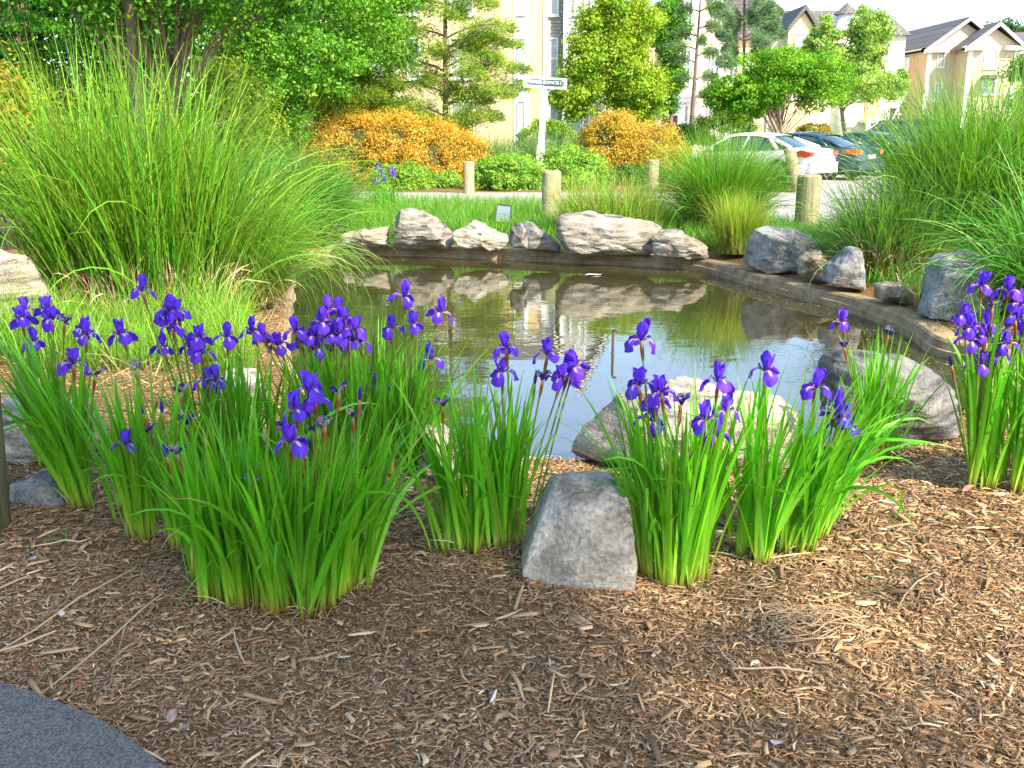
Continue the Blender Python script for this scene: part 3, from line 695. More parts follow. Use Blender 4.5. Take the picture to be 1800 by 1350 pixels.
GW = [
 ('tall broad-bladed grass clump filling the left side above the irises', -3.15, 8.3, 0.72, 0.45, 2600, 2.3, 0.018, dict(th=(0.02, 0.13), curv=(0.45, 0.5), out=0.36, cols=(STRAW, G_MID, G_BR), K=9, dry=3000, dryL=0.6, kinks=0.08, seed=11)),
 ('fine arching yellow-green grass drooping over the left end of the pond', -2.6, 9.2, 0.42, 0.4, 2600, 1.62, 0.008, dict(th=(0.08, 0.15), curv=(1.1, 0.5), out=0.6, cols=(STRAW, (0.13, 0.29, 0.03), (0.22, 0.42, 0.05)), K=10, dry=900, dryL=0.6, lean=(0.22, -0.15), seed=12)),
 ('soft green grass mound in front of the left orange shrub', -3.25, 14.4, 0.7, 0.5, 4200, 1.65, 0.010, dict(th=(0.05, 0.15), curv=(1.0, 0.5), out=0.55, cols=(G_DK, (0.05, 0.19, 0.02), (0.12, 0.30, 0.04)), dry=200, seed=13)),
 ('fountain-shaped grass clump with tan base in front of the white car', 3.1, 14.9, 0.38, 0.32, 4300, 1.75, 0.011, dict(th=(0.05, 0.16), curv=(0.75, 0.5), out=0.55, cols=(TAN, (0.09, 0.23, 0.02), (0.18, 0.38, 0.04)), dry=1500, dryL=0.66, seed=14, s1=0.32, s2=0.5)),
 ('bright yellow-green low grass tuft between the row of boulders and the big blue-grey boulder', 2.92, 12.9, 0.26, 0.26, 2000, 0.85, 0.007, dict(th=(0.03, 0.12), curv=(0.55, 0.4), out=0.2, cols=(G_YEL, G_YEL, (0.34, 0.46, 0.05)), dry=150, dryL=0.3, seed=15)),
 ('loose yellow-green grass standing behind the largest boulder', 1.5, 14.9, 0.75, 0.45, 2400, 1.05, 0.010, dict(th=(0.05, 0.2), curv=(0.8, 0.6), out=0.35, cols=(G_YEL, (0.22, 0.34, 0.04), (0.30, 0.44, 0.07)), dry=150, dryL=0.9, seed=16)),
 ('huge wind-swept grass clump rising at the right edge', 5.6, 11.2, 1.05, 0.55, 9000, 2.4, 0.014, dict(th=(0.05, 0.15), curv=(0.75, 0.5), out=0.5, cols=(TAN, (0.07, 0.21, 0.018), (0.16, 0.35, 0.04)), K=9, dry=500, dryL=0.6, lean=(0.15, -0.05), seed=17)),
 ('grass clump with exposed tan stems right of the blue-grey boulders', 4.12, 10.8, 0.45, 0.34, 2400, 1.3, 0.011, dict(th=(0.05, 0.16), curv=(0.7, 0.45), out=0.5, cols=(TAN, (0.10, 0.22, 0.03), (0.16, 0.34, 0.06)), K=8, dry=2200, dryL=0.55, seed=18, s1=0.30, s2=0.5)),
 ('coarse long-bladed grass leaning over the water at the right edge', 4.75, 8.5, 0.40, 0.35, 900, 1.6, 0.017, dict(th=(0.10, 0.2), curv=(0.9, 0.5), out=0.6, cols=(G_MID, (0.07, 0.20, 0.03), (0.13, 0.34, 0.05)), K=10, dry=100, lean=(-0.5, -0.3), kinks=0.06, seed=19)),
]
for lab, x, y, rx, ry, n, Ln, wd, kw in GW:
    grass('ornamental_grass', lab, x, y, rx, ry, n, Ln, wd, **kw)
for k, (lab, px, Y, rx, Ln, n, sd) in enumerate([
   ('feathery blue-green grass left of the street sign post', 878, 30.5, 1.1, 1.75, 2400, 31),
   ('feathery blue-green grass right of the street sign post', 985, 30.5, 0.9, 1.75, 2200, 32)]):
    p = gy(px, 300, Y); grass('ornamental_grass', lab, p.x, Y, rx, 0.5, n, Ln, 0.016, th=(0.05, 0.2), curv=(1.0, 0.5), out=0.5, cols=(G_DK, (0.09, 0.20, 0.05), (0.20, 0.36, 0.12)), dry=0, seed=sd, K=5)

# ---- lawn strips (nobody could count the blades)
def lawn_patch(label, n, xr, yr, hgt, cols, seed, fn=None, wd=0.009):
    rng = np.random.default_rng(seed)
    x = rng.uniform(*xr, n * 2); y = rng.uniform(*yr, n * 2)
    d = poly_dist(x, y, RA); ok = (d > 0.32) & (y < road_near(x) - 0.25)
    if fn: ok &= fn(x, y)
    x, y = x[ok][:n], y[ok][:n]; z = ground_h(x, y); m = len(x)
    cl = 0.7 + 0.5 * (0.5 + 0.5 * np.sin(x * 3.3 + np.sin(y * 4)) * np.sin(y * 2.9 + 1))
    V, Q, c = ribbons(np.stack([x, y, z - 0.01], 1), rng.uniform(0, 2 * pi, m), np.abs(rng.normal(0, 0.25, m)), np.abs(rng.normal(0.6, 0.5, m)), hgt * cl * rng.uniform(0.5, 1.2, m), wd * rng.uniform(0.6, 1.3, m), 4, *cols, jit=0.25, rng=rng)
    o = place('lawn_grass', np_mesh('lawn_grass', V, Q, c, True), None, M_LEAF); tag(o, label, 'grass', kind='stuff')
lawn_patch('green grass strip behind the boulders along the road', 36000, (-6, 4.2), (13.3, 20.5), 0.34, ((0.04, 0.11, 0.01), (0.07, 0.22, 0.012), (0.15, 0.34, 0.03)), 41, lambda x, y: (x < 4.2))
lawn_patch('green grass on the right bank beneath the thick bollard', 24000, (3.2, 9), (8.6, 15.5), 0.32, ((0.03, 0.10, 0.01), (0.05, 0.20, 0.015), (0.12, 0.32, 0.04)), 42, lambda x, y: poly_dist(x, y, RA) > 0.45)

lawn_patch('short green grass sprouting at the foot of the left grass clump', 7500, (-4.3, -1.5), (6.3, 8.4), 0.46, ((0.20, 0.20, 0.04), (0.13, 0.29, 0.025), (0.20, 0.38, 0.035)), 43, lambda x, y: np.sin(x * 7 + y * 5) * np.sin(y * 9 - x * 3) > -0.35, wd=0.008)
# ------------------------------------------------------------------ irises
def petal(rng, kind, az, sc_=1.0):
    nu, nv = 9, 7; V = np.zeros((nu, nv, 3)); Cc = np.zeros((nu, nv, 3))
    u = np.linspace(0, 1, nu)
    if kind == 'fall':
        L = 0.072 * sc_; ang = np.interp(u, [0, 0.2, 0.38, 0.6, 1], [0.8, 1.45, 2.1, 2.75, 2.95]) + rng.normal(0, 0.10)
        wd = np.interp(u, [0, 0.3, 0.5, 0.72, 0.9, 1], [0.007, 0.015, 0.034, 0.046, 0.037, 0.010]) * sc_; cup = -0.35
    elif kind == 'standard':
        L = 0.055 * sc_; ang = np.interp(u, [0, 0.4, 1], [0.45, 0.12, -0.10]) + rng.normal(0, 0.14)
        wd = np.interp(u, [0, 0.25, 0.6, 0.85, 1], [0.005, 0.012, 0.029, 0.026, 0.007]) * sc_; cup = 0.45
    else:
        L = 0.026 * sc_; ang = np.interp(u, [0, 0.6, 1], [0.5, 1.0, 0.6]); wd = np.interp(u, [0, 0.6, 1], [0.006, 0.013, 0.010]) * sc_; cup = -0.4
    r = np.concatenate([[0], np.cumsum(np.sin(ang[:-1]) * L / (nu - 1))]) + 0.004; z = np.concatenate([[0], np.cumsum(np.cos(ang[:-1]) * L / (nu - 1))])
    h = np.array([cos(az), sin(az), 0]); p = np.array([-sin(az), cos(az), 0]); ph = rng.uniform(0, 6); hue = rng.uniform(0.75, 1.3)
    for j in range(nv):
        v = -1 + 2 * j / (nv - 1)
        for i in range(nu):
            nrm = -h * cos(ang[i]) + np.array([0, 0, 1]) * sin(ang[i])
            ruf = (0.005 * sin(u[i] * 11 + v * 4 + ph) * abs(v) + 0.002 * sin(u[i] * 6 + v * 7 + ph)) * u[i] * sc_
            q = h * r[i] + np.array([0, 0, z[i]]) + p * (v * wd[i] / 2) + nrm * (cup * abs(v) ** 2 * wd[i] / 2 + ruf)
            V[i, j] = q
            vio = np.array([0.115, 0.036, 0.60]) * (1 + 0.42 * sin(v * 16 + ph) * (1 - 0.7 * u[i])) * np.array([hue, 1.0, 0.9 + 0.2 * (hue - 1)])
            if kind == 'fall':
                if u[i] < 0.3: cc = np.array([0.60, 0.36, 0.06])
                elif u[i] < 0.55 and abs(v) < 0.62 - 1.8 * (u[i] - 0.3): cc = np.array([0.70, 0.62, 0.66]) if j % 2 else np.array([0.26, 0.14, 0.50])
                else: cc = vio
            elif kind == 'style': cc = np.array([0.20, 0.08, 0.48])
            else: cc = vio * (1.15 if u[i] > 0.3 else 0.7)
            Cc[i, j] = cc
    idx = np.arange(nu * nv).reshape(nu, nv)
    Q = np.stack([idx[:-1, :-1], idx[:-1, 1:], idx[1:, 1:], idx[1:, :-1]], -1).reshape(-1, 4)
    return V.reshape(-1, 3), Q, Cc.reshape(-1, 3)
def tube_np(pts, rad, cols, seg=6):
    pts = np.array(pts, float); n = len(pts); V = []; Cc = []
    for i in range(n):
        t = pts[min(i + 1, n - 1)] - pts[max(i - 1, 0)]; t /= np.linalg.norm(t) + 1e-9
        a = np.cross(t, [0.3, 1, 0.1]); a /= np.linalg.norm(a); b_ = np.cross(t, a)
        for k in range(seg):
            q = 2 * pi * k / seg; V.append(pts[i] + (a * cos(q) + b_ * sin(q)) * rad[i]); Cc.append(cols[i])
    idx = np.arange(n * seg).reshape(n, seg); nx = np.roll(idx, -1, 1)
    return np.array(V), np.stack([idx[:-1], nx[:-1], nx[1:], idx[1:]], -1).reshape(-1, 4), np.array(Cc, float)
BLOOM, WITH = [], []
for k in range(7):
    rng = np.random.default_rng(500 + k); ps = []
    for a in range(3):
        az = 2 * pi * a / 3 + rng.normal(0, 0.15)
        ps.append(petal(rng, 'fall', az, rng.uniform(0.9, 1.12))); ps.append(petal(rng, 'standard', az + pi / 3 + rng.normal(0, 0.2), rng.uniform(0.9, 1.15))); ps.append(petal(rng, 'style', az))
    V, Q, c = join(ps); BLOOM.append(np_mesh('bloom', V, Q, c, True)); BLOOM[-1].materials.append(M_PETAL)
for k in range(3):
    rng = np.random.default_rng(600 + k); ps = []
    for a in range(6):
        V, Q, c = petal(rng, 'style', 2 * pi * a / 6 + rng.normal(0, 0.3), rng.uniform(0.8, 1.25))
        V = V + rng.normal(0, 0.0022, V.shape); V[:, 2] += rng.uniform(-0.006, 0.006)
        pal = np.array([(0.30, 0.28, 0.36), (0.06, 0.04, 0.25), (0.50, 0.45, 0.38)])[rng.integers(0, 3)]
        c = np.clip(pal * rng.uniform(0.6, 1.3, (len(V), 1)), 0, 1); ps.append((V, Q, c))
    V, Q, c = join(ps); WITH.append(np_mesh('withered_bloom', V, Q, c, True)); WITH[-1].materials.append(M_PETAL)

IG0, IG1, IG2 = (0.50, 0.58, 0.10), (0.19, 0.46, 0.025), (0.11, 0.36, 0.014)
# id: label, base polyline px, depth, tufts, leaf length, outward lean (x), centre lean, brightness
CL = {
 'A': ('tall iris clump at the far left leaning over the whitish rock', [(115, 885), (168, 912)], 0.22, 8, 0.80, 0.16, -0.16, 1.0),
 'G': ('iris clump at the left edge behind the leaning one, four blooms close together', [(75, 822), (115, 828)], 0.22, 5, 0.74, 0.14, -0.06, 0.9),
 'A2': ('iris clump left of the large front clump with a single low bloom', [(212, 955), (318, 964)], 0.34, 9, 0.72, 0.16, 0.0, 1.0),
 'B': ('largest front iris clump with dense low leaves and withered flowers', [(352, 1050), (440, 1078), (540, 1076), (632, 1035)], 0.36, 40, 0.68, 0.20, 0.07, 1.02),
 'M': ('iris clump behind the largest front clump in the left middle', [(350, 872), (510, 878)], 0.45, 14, 0.72, 0.15, 0.04, 0.85),
 'K': ('iris clump with the dense row of blooms at the left pond edge', [(560, 845), (735, 832)], 0.55, 22, 0.76, 0.14, 0.04, 0.9),
 'D': ('compact iris clump left of the wedge-shaped stone', [(785, 972), (835, 980), (880, 962), (910, 974)], 0.32, 14, 0.70, 0.20, 0.0, 1.05),
 'E': ('iris clump directly right of the wedge-shaped stone', [(1122, 1015), (1180, 1030), (1258, 1040)], 0.36, 14, 0.76, 0.17, -0.05, 1.1),
 'E2': ('iris clump with leaves arching right over open mulch', [(1295, 1002), (1385, 985), (1462, 968)], 0.40, 16, 0.74, 0.22, 0.12, 1.15),
 'J': ('slender iris tuft in front of the dark bulky boulder', [(1508, 800), (1568, 797)], 0.15, 6, 0.70, 0.12, 0.0, 1.15),
 'F': ('tall iris clump at the right edge crowded with blooms', [(1715, 868), (1790, 872), (1880, 868)], 0.42, 15, 0.88, 0.18, 0.0, 1.1),
}
SPATHE = (0.30, 0.07, 0.03)
iris = {}
for ci, (k, (lab, line, dep, nt, LL, fan, lean, br)) in enumerate(CL.items()):
    rng = np.random.default_rng(900 + ci)
    P = np.array([tuple(gz(x, y, 0)) for x, y in line]); seg = np.concatenate([[0], np.cumsum(np.linalg.norm(np.diff(P, axis=0), axis=1))])
    cx, cy = P[:, 0].mean(), P[:, 1].mean() + dep / 2; wx = seg[-1] / 2 + 0.05
    root = empty('iris_clump', (cx, cy, 0), lab, 'iris', 'iris clumps around the pond')
    t = (np.arange(nt) + rng.uniform(0, 1, nt)) / nt * seg[-1]; rng.shuffle(t)
    tx = np.interp(t, seg, P[:, 0]); ty = np.interp(t, seg, P[:, 1])
    dd = np.where(np.arange(nt) < nt * 0.45, rng.uniform(0, 0.06, nt), rng.uniform(0.05, dep, nt)); ty = ty + dd; tx = tx * (1 + dd / np.maximum(ty, 1) * 0.8) + rng.normal(0, 0.015, nt)
    nb = 12; n = nt * nb
    X = np.repeat(tx, nb) + rng.normal(0, 0.018, n); Yv = np.repeat(ty, nb) + rng.normal(0, 0.014, n)
    ox = (X - cx) / wx; oy = (Yv - cy) / (dep / 2 + 0.05)
    fa = np.repeat(rng.uniform(0, pi, nt), nb); sp_ = rng.normal(0, 0.16, n)
    dx = ox * fan * 0.9 + np.cos(fa) * sp_ + lean + rng.normal(0, 0.05, n); dy = oy * fan * 0.5 + np.sin(fa) * sp_ + rng.normal(0, 0.05, n)
    az = np.arctan2(dy, dx); mag = np.hypot(dx, dy)
    th0 = np.clip(mag * 0.75, 0, 0.6); cv = mag * rng.uniform(0.4, 1.5, n) + np.abs(rng.normal(0, 0.12, n))
    Ln = LL * rng.uniform(0.55, 1.05, n) ** 0.75
    lax = rng.uniform(0, 1, n) < 0.07; cv = np.where(lax, cv + rng.uniform(0.8, 1.8, n), cv)
    kk = (np.where(rng.uniform(0, 1, n) < 0.03, rng.uniform(0.9, 1.7, n), 0), rng.uniform(0.5, 0.8, n))
    base = np.stack([X, Yv, ground_h(X, Yv) - 0.02], 1) - np.array([cx, cy, 0])
    c0, c1, c2 = [np.array(q) * br for q in (IG0, IG1, IG2)]
    V, Q, c = ribbons(base, az, th0, cv, Ln, rng.uniform(0.014, 0.024, n), 9, c0, c1, c2, 0.18, p=1.8, prof='iris', s1=0.22, s2=0.5, crease=0.22, rng=rng, kink=kk, roll=rng.uniform(-1.0, 1.0, n))
    # red-brown sheath at the very foot, a few withered leaves
    zr = V[:, 2]; foot = np.clip(1 - (zr - 0.0) / 0.035, 0, 1)[:, None]; c = c * (1 - foot) + np.array((0.28, 0.10, 0.03)) * foot
    cc = c.reshape(n, 10, 3, 3); br_ = rng.uniform(0, 1, n) < 0.16; cc[br_, 9:] = (0.34, 0.22, 0.10); br2 = rng.uniform(0, 1, n) < 0.05; cc[br2, 8:] = (0.40, 0.28, 0.12)
    place('leaves', np_mesh('leaves', V, Q, c, True), root, M_LEAF)
    m = nt * 3; j = rng.integers(0, n, m)
    V, Q, c = ribbons(base[j] + rng.normal(0, 0.01, (m, 3)) * [1, 1, 0], rng.uniform(0, 2 * pi, m), rng.uniform(0.5, 1.3, m), rng.uniform(0.3, 1.2, m), rng.uniform(0.05, 0.22, m), rng.uniform(0.004, 0.009, m), 6, TAN, STRAW, DRY, 0.3, rng=rng)
    V[:, 2] = np.maximum(V[:, 2], 0.004)
    place('withered_leaves', np_mesh('withered_leaves', V, Q, c, True), root, M_VC)
    iris[k] = (root, tx, ty, rng)
# (px, py at the throat, clump, kind)  kinds: o open bloom, w withered, b bud
BL = [(92,562,'G','o'),(38,562,'G','o'),(302,576,'M','o'),(312,548,'M','o'),(350,596,'M','o'),(560,612,'K','o'),(600,588,'K','o'),(576,546,'K','o'),(632,602,'K','o'),(1735,572,'F','o'),(1706,578,'F','o'),(1792,536,'F','o'),(1752,626,'F','o'),(1476,740,'E2','o'),(1163,690,'E','o'),(1000,656,'D','o'),(556,704,'B','o'),(45,545,'G','o'),(80,545,'G','o'),(60,602,'G','o'),(146,578,'G','o'),(128,640,'A','o'),(152,590,'A','o'),(113,565,'G','w'),(168,660,'A','w'),
 (213,590,'M','o'),(250,512,'M','o'),(297,548,'M','o'),(285,612,'M','o'),(336,612,'M','o'),(356,622,'M','o'),(398,594,'M','o'),(364,672,'M','o'),(380,668,'M','o'),(290,560,'M','o'),
 (222,783,'A2','o'),(237,648,'A2','w'),(250,725,'A2','b'),(260,757,'A2','w'),(318,690,'A2','w'),(330,742,'A2','w'),(285,722,'A2','b'),(312,797,'B','w'),(292,800,'B','b'),
 (443,583,'K','o'),(462,592,'K','o'),(490,608,'K','o'),(520,583,'K','o'),(530,602,'K','o'),(553,592,'K','o'),(566,568,'K','o'),(592,548,'K','o'),(607,562,'K','o'),(583,590,'K','o'),(622,582,'K','o'),(612,600,'K','o'),(545,600,'K','o'),(476,600,'K','w'),
 (545,690,'B','o'),(522,722,'B','o'),(512,778,'B','o'),(530,790,'B','w'),(497,757,'B','w'),(552,757,'B','w'),(572,746,'B','w'),(597,690,'B','w'),(620,732,'B','w'),(632,700,'B','b'),(445,850,'B','w'),(568,748,'B','b'),
 (665,680,'K','o'),(710,522,'K','o'),(725,572,'K','o'),(688,578,'K','o'),(772,550,'K','o'),(757,632,'K','o'),
 (890,612,'D','o'),(883,655,'D','o'),(963,624,'D','o'),(988,668,'D','o'),(1010,646,'D','o'),(778,712,'D','w'),(940,672,'D','b'),(955,666,'D','w'),
 (1127,598,'E','o'),(1122,677,'E','o'),(1150,702,'E','o'),(1146,740,'E','o'),(1198,706,'E','w'),(1262,672,'E','o'),(1276,724,'E','o'),(1240,740,'E','o'),(1258,765,'E','o'),(1198,712,'E','b'),
 (1345,652,'E2','o'),(1433,682,'E2','o'),(1470,718,'E2','o'),(1490,752,'E2','o'),(1453,730,'E2','w'),
 (1480,568,'J','o'),(1483,608,'J','w'),(1562,585,'J','w'),
 (1724,502,'F','o'),(1693,557,'F','o'),(1773,512,'F','o'),(1730,592,'F','o'),(1785,562,'F','o'),(1768,606,'F','o'),(1722,642,'F','o'),(1705,600,'F','o'),(1672,640,'F','b'),(1745,540,'F','w'),(1796,590,'F','o')]
LIFT = 0.0
for i, (px, py, k, kind) in enumerate(BL):
    root, tx, ty, rng = iris[k]
    cand = np.abs(tx / ty - (px - 900) / FPX * 1.0) + rng.uniform(0, 0.03, len(tx)) + (0.25 if k in ('B', 'A2', 'E', 'E2', 'F') else 0.08) * (ty - ty.min()); j = int(np.argmin(cand))
    Yb = ty[j]
    T = gy(px, py, Yb + rng.uniform(-0.04, 0.04)); B0 = np.array([tx[j], ty[j], 0.0])
    T = np.array(T); ro = np.array(root.location)
    # limit slant: move the foot under the flower where needed
    if abs(T[0] - B0[0]) > 0.22: B0[0] = T[0] - np.sign(T[0] - B0[0]) * 0.16
    hgt = T[2]
    mid = B0 + (T - B0) * 0.55 + np.array([(T[0] - B0[0]) * -0.12, 0, 0])
    pts = []; rad = []; cols = []
    for u in np.linspace(0, 1, 9):
        q = B0 * (1 - u) ** 2 + 2 * mid * u * (1 - u) + T * u * u; pts.append(q - ro)
    gcol = np.array([0.20, 0.32, 0.04]) if kind != 'w' else np.array([0.26, 0.32, 0.05])
    for u in np.linspace(0, 1, 9): rad.append(0.0034 if u < 0.85 else 0.003); cols.append(gcol * (1.25 - 0.4 * u))
    ps = [tube_np(pts, rad, cols, 6)]
    d = (pts[-1] - pts[-2]); d /= np.linalg.norm(d); tip = pts[-1]
    a_ = tip - d * 0.075
    ps.append(tube_np([a_, a_ + d * 0.02, a_ + d * 0.045, a_ + d * 0.066, a_ + d * 0.074], [0.0036, 0.006, 0.0068, 0.0048, 0.002], [gcol * 0.9, np.array(SPATHE) * 0.7 + gcol * 0.3, np.array(SPATHE), (0.45, 0.30, 0.12), (0.5, 0.4, 0.2)], 7))
    V, Q, c = join(ps)
    st = place('flower_stem', np_mesh('flower_stem', V, Q, c, True), root, M_LEAF)
    if kind == 'b':
        V, Q, c = tube_np([tip - d * 0.012, tip, tip + d * 0.018, tip + d * 0.034, tip + d * 0.042], [0.003, 0.006, 0.007, 0.004, 0.001], [(0.2, 0.3, 0.1), (0.05, 0.02, 0.2), (0.04, 0.015, 0.25), (0.04, 0.015, 0.28), (0.05, 0.02, 0.3)], 7)
        place('bud', np_mesh('bud', V, Q, c, True), st, M_PETAL)
    else:
        me = (BLOOM if kind == 'o' else WITH)[int(rng.integers(0, 7 if kind == 'o' else 3))]
        o = bpy.data.objects.new('bloom' if kind == 'o' else 'withered_bloom', me); C.objects.link(o); o.parent = st
        o.location = tip; o.rotation_euler = (rng.normal(0, 0.14), rng.normal(0, 0.14), rng.uniform(0, 2 * pi)); s_ = rng.uniform(1.06, 1.30); o.scale = (s_,) * 3
        if kind == 'w' and 'label' not in o: o['label'] = 'shrivelled grey and violet flower'
# small sprouts and the far irises
def sprouts(lab, px, py, n, L, seed):
    rng = np.random.default_rng(seed); b = gz(px, py, 0)
    base = np.stack([rng.normal(0, 0.03, n), rng.normal(0, 0.02, n), np.full(n, -0.01)], 1)
    V, Q, c = ribbons(base, rng.uniform(0, 2 * pi, n), np.abs(rng.normal(0.1, 0.1, n)), np.abs(rng.normal(0.2, 0.2, n)), L * rng.uniform(0.5, 1, n), np.full(n, 0.006), 5, (0.3, 0.2, 0.05), (0.2, 0.34, 0.04), (0.12, 0.3, 0.03), rng=rng, prof='iris')
    o = place('iris_sprout', np_mesh('iris_sprout', V, Q, c, True), None, M_LEAF); o.location = b; tag(o, lab, 'sprout', 'young iris sprouts')
sprouts('young iris sprout between the near post and the left clumps', 102, 962, 7, 0.10, 1)
sprouts('tiny green sprout in mulch above the long straw stalks', 165, 1010, 4, 0.05, 2)
fi = gz(672, 338, 0); rng = np.random.default_rng(77)
root = empty('iris_clump', (fi.x, 19.0, 0), 'distant pale blue irises in front of the left orange shrub', 'iris', 'iris clumps around the pond')
fx = gy(675, 330, 19).x; root.location.x = fx; n = 260
base = np.stack([rng.normal(0, 0.15, n), rng.normal(0, 0.1, n), np.full(n, -0.02)], 1)
V, Q, c = ribbons(base, rng.uniform(0, 6.28, n), np.abs(rng.normal(0.15, 0.1, n)), np.abs(rng.normal(0.4, 0.3, n)), 0.6 * rng.uniform(0.5, 1, n), np.full(n, 0.014), 5, IG1, IG1, IG2, rng=rng, prof='iris')
place('leaves', np_mesh('leaves', V, Q, c, True), root, M_LEAF)
for px, py in ((664, 292), (670, 305), (684, 303), (692, 308), (675, 315), (660, 318), (690, 298)):
    p = gy(px, py, 19.0 + rng.uniform(-0.1, 0.1)); V, Q, c = tube_np([(p.x - fx, p.y - 19, 0), (p.x - fx, p.y - 19, p.z)], [0.006, 0.005], [(0.1, 0.2, 0.03)] * 2, 5)
    st = place('flower_stem', np_mesh('flower_stem', V, Q, c), root, M_LEAF)
    o = bpy.data.objects.new('bloom', BLOOM[0]); C.objects.link(o); o.parent = st; o.location = (p.x - fx, p.y - 19, p.z); o.rotation_euler = (0, 0, rng.uniform(0, 6)); o.scale = (1.25,) * 3

# ------------------------------------------------------------------ mulch chips
def chips(n, xr, yr, sl, sw, seed, name, zoff=0.0):
    rng = np.random.default_rng(seed)
    x = rng.uniform(*xr, n); y = rng.uniform(*yr, n)
    d = poly_dist(x, y, RA); dp = poly_dist(x, y, PATH)
    ok = (d > 0.04) & (dp > np.where(rng.uniform(0, 1, n) < 0.012, -0.5, rng.uniform(-0.05, 0.01, n))) & (np.abs(x) < 0.75 * y + 0.7); x, y = x[ok], y[ok]; n = len(x)
    z = ground_h(x, y) + rng.uniform(0.0, 0.012, n) + zoff
    kind = rng.uniform(0, 1, n)
    Ln = sl * np.exp(rng.normal(0, 0.5, n)); Wd = sw * np.exp(rng.normal(0, 0.45, n)); Wd = np.minimum(Wd, Ln * 0.7); T = Wd * rng.uniform(0.10, 0.28, n)
    a = rng.uniform(0, 2 * pi, n); ti = rng.normal(0, 0.13, n); ro = rng.normal(0, 0.4, n)
    ux = np.stack([np.cos(a) * np.cos(ti), np.sin(a) * np.cos(ti), np.sin(ti)], 1)
    p0 = np.stack([-np.sin(a), np.cos(a), np.zeros(n)], 1); n0 = np.cross(ux, p0)
    uy = p0 * np.cos(ro)[:, None] + n0 * np.sin(ro)[:, None]; uz = np.cross(ux, uy)
    pos = np.stack([x, y, z], 1); V = []
    bend = rng.normal(0, 0.12, n) * Ln
    w = [rng.uniform(0.25, 1.0, n), rng.uniform(0.8, 1.2, n), rng.uniform(0.2, 1.0, n)]
    for zz in (0, 1):
        for i, s_ in enumerate((-0.5, 0.05, 0.5)):
            for sd in (-1, 1):
                off = ux * (s_ * Ln * (1 + 0.12 * sd * rng.uniform(-1, 1, n)))[:, None] + uy * (sd * 0.5 * Wd * w[i] + (bend if i == 1 else 0))[:, None] + uz * ((zz - 0.5) * T)[:, None]
                V.append(pos + off)
    V = np.stack(V, 1)          # n,12,3
    f = np.array([[6, 8, 9, 7], [8, 10, 11, 9], [0, 6, 7, 1], [4, 5, 11, 10], [0, 2, 8, 6], [2, 4, 10, 8], [1, 7, 9, 3], [3, 9, 11, 5]])
    Q = (np.arange(n)[:, None, None] * 12 + f[None]).reshape(-1, 4)
    pal = np.array([(0.20, 0.125, 0.07), (0.27, 0.18, 0.105), (0.37, 0.255, 0.15), (0.14, 0.085, 0.05), (0.30, 0.235, 0.18), (0.52, 0.41, 0.27), (0.07, 0.045, 0.03), (0.34, 0.14, 0.06), (0.46, 0.42, 0.36)])
    pr = np.array([0.24, 0.22, 0.13, 0.17, 0.10, 0.035, 0.07, 0.02, 0.015]); pr /= pr.sum()
    pal = (pal * 0.72 + 0.28 * np.array([0.25, 0.17, 0.11])) * np.array([1.42, 1.30, 1.05]); c = pal[rng.choice(len(pal), n, p=pr)] * (1 + rng.normal(0, 0.16, (n, 1)))
    patch = 1 + 0.18 * np.sin(x * 2.3 + 1.2 * np.sin(y * 1.9)) * np.sin(y * 2.6)
    c = np.clip(c * patch[:, None], 0.01, 1)
    return V.reshape(-1, 3), Q, np.repeat(c[:, None], 12, 1).reshape(-1, 3)
V, Q, c = join([chips(70000, (-2.6, 2.6), (1.75, 3.4), 0.022, 0.0038, 61, ''), chips(4500, (-2.1, 2.4), (1.75, 4.2), 0.045, 0.0075, 62, '', 0.006), chips(54000, (-3.9, 3.9), (3.3, 5.4), 0.030, 0.0060, 63, ''), chips(22000, (-6.0, 4.5), (5.2, 9.5), 0.040, 0.009, 64, '')])
o = place('mulch', np_mesh('mulch', V, Q, c), None, M_VC); tag(o, 'shredded bark mulch covering the bed', 'mulch', kind='stuff')

rng = np.random.default_rng(66); n = 3000
x = np.concatenate([rng.normal(-3.0, 0.75, n // 2), rng.uniform(-4.6, -1.5, n // 2)]); y = np.concatenate([rng.normal(7.75, 0.35, n // 2), rng.uniform(5.8, 8.2, n // 2)])
ok = poly_dist(x, y, RA) > 0.1; x, y = x[ok], y[ok]; n = len(x)
V, Q, c = ribbons(np.stack([x, y, ground_h(x, y) + 0.005], 1), rng.uniform(0, 2 * pi, n), rng.uniform(0.7, 1.5, n), rng.uniform(0.1, 0.9, n), rng.uniform(0.12, 0.5, n), rng.uniform(0.004, 0.009, n), 6, np.array(TAN) * 0.6, (0.24, 0.16, 0.07), (0.30, 0.22, 0.11), 0.35, rng=rng)
V[:, 2] = np.maximum(V[:, 2], 0.008)
tag(place('dry_grass', np_mesh('dry_grass', V, Q, c, True), None, M_VC), 'fallen dry grass matted around the foot of the left grass clump', 'dry grass', kind='stuff')
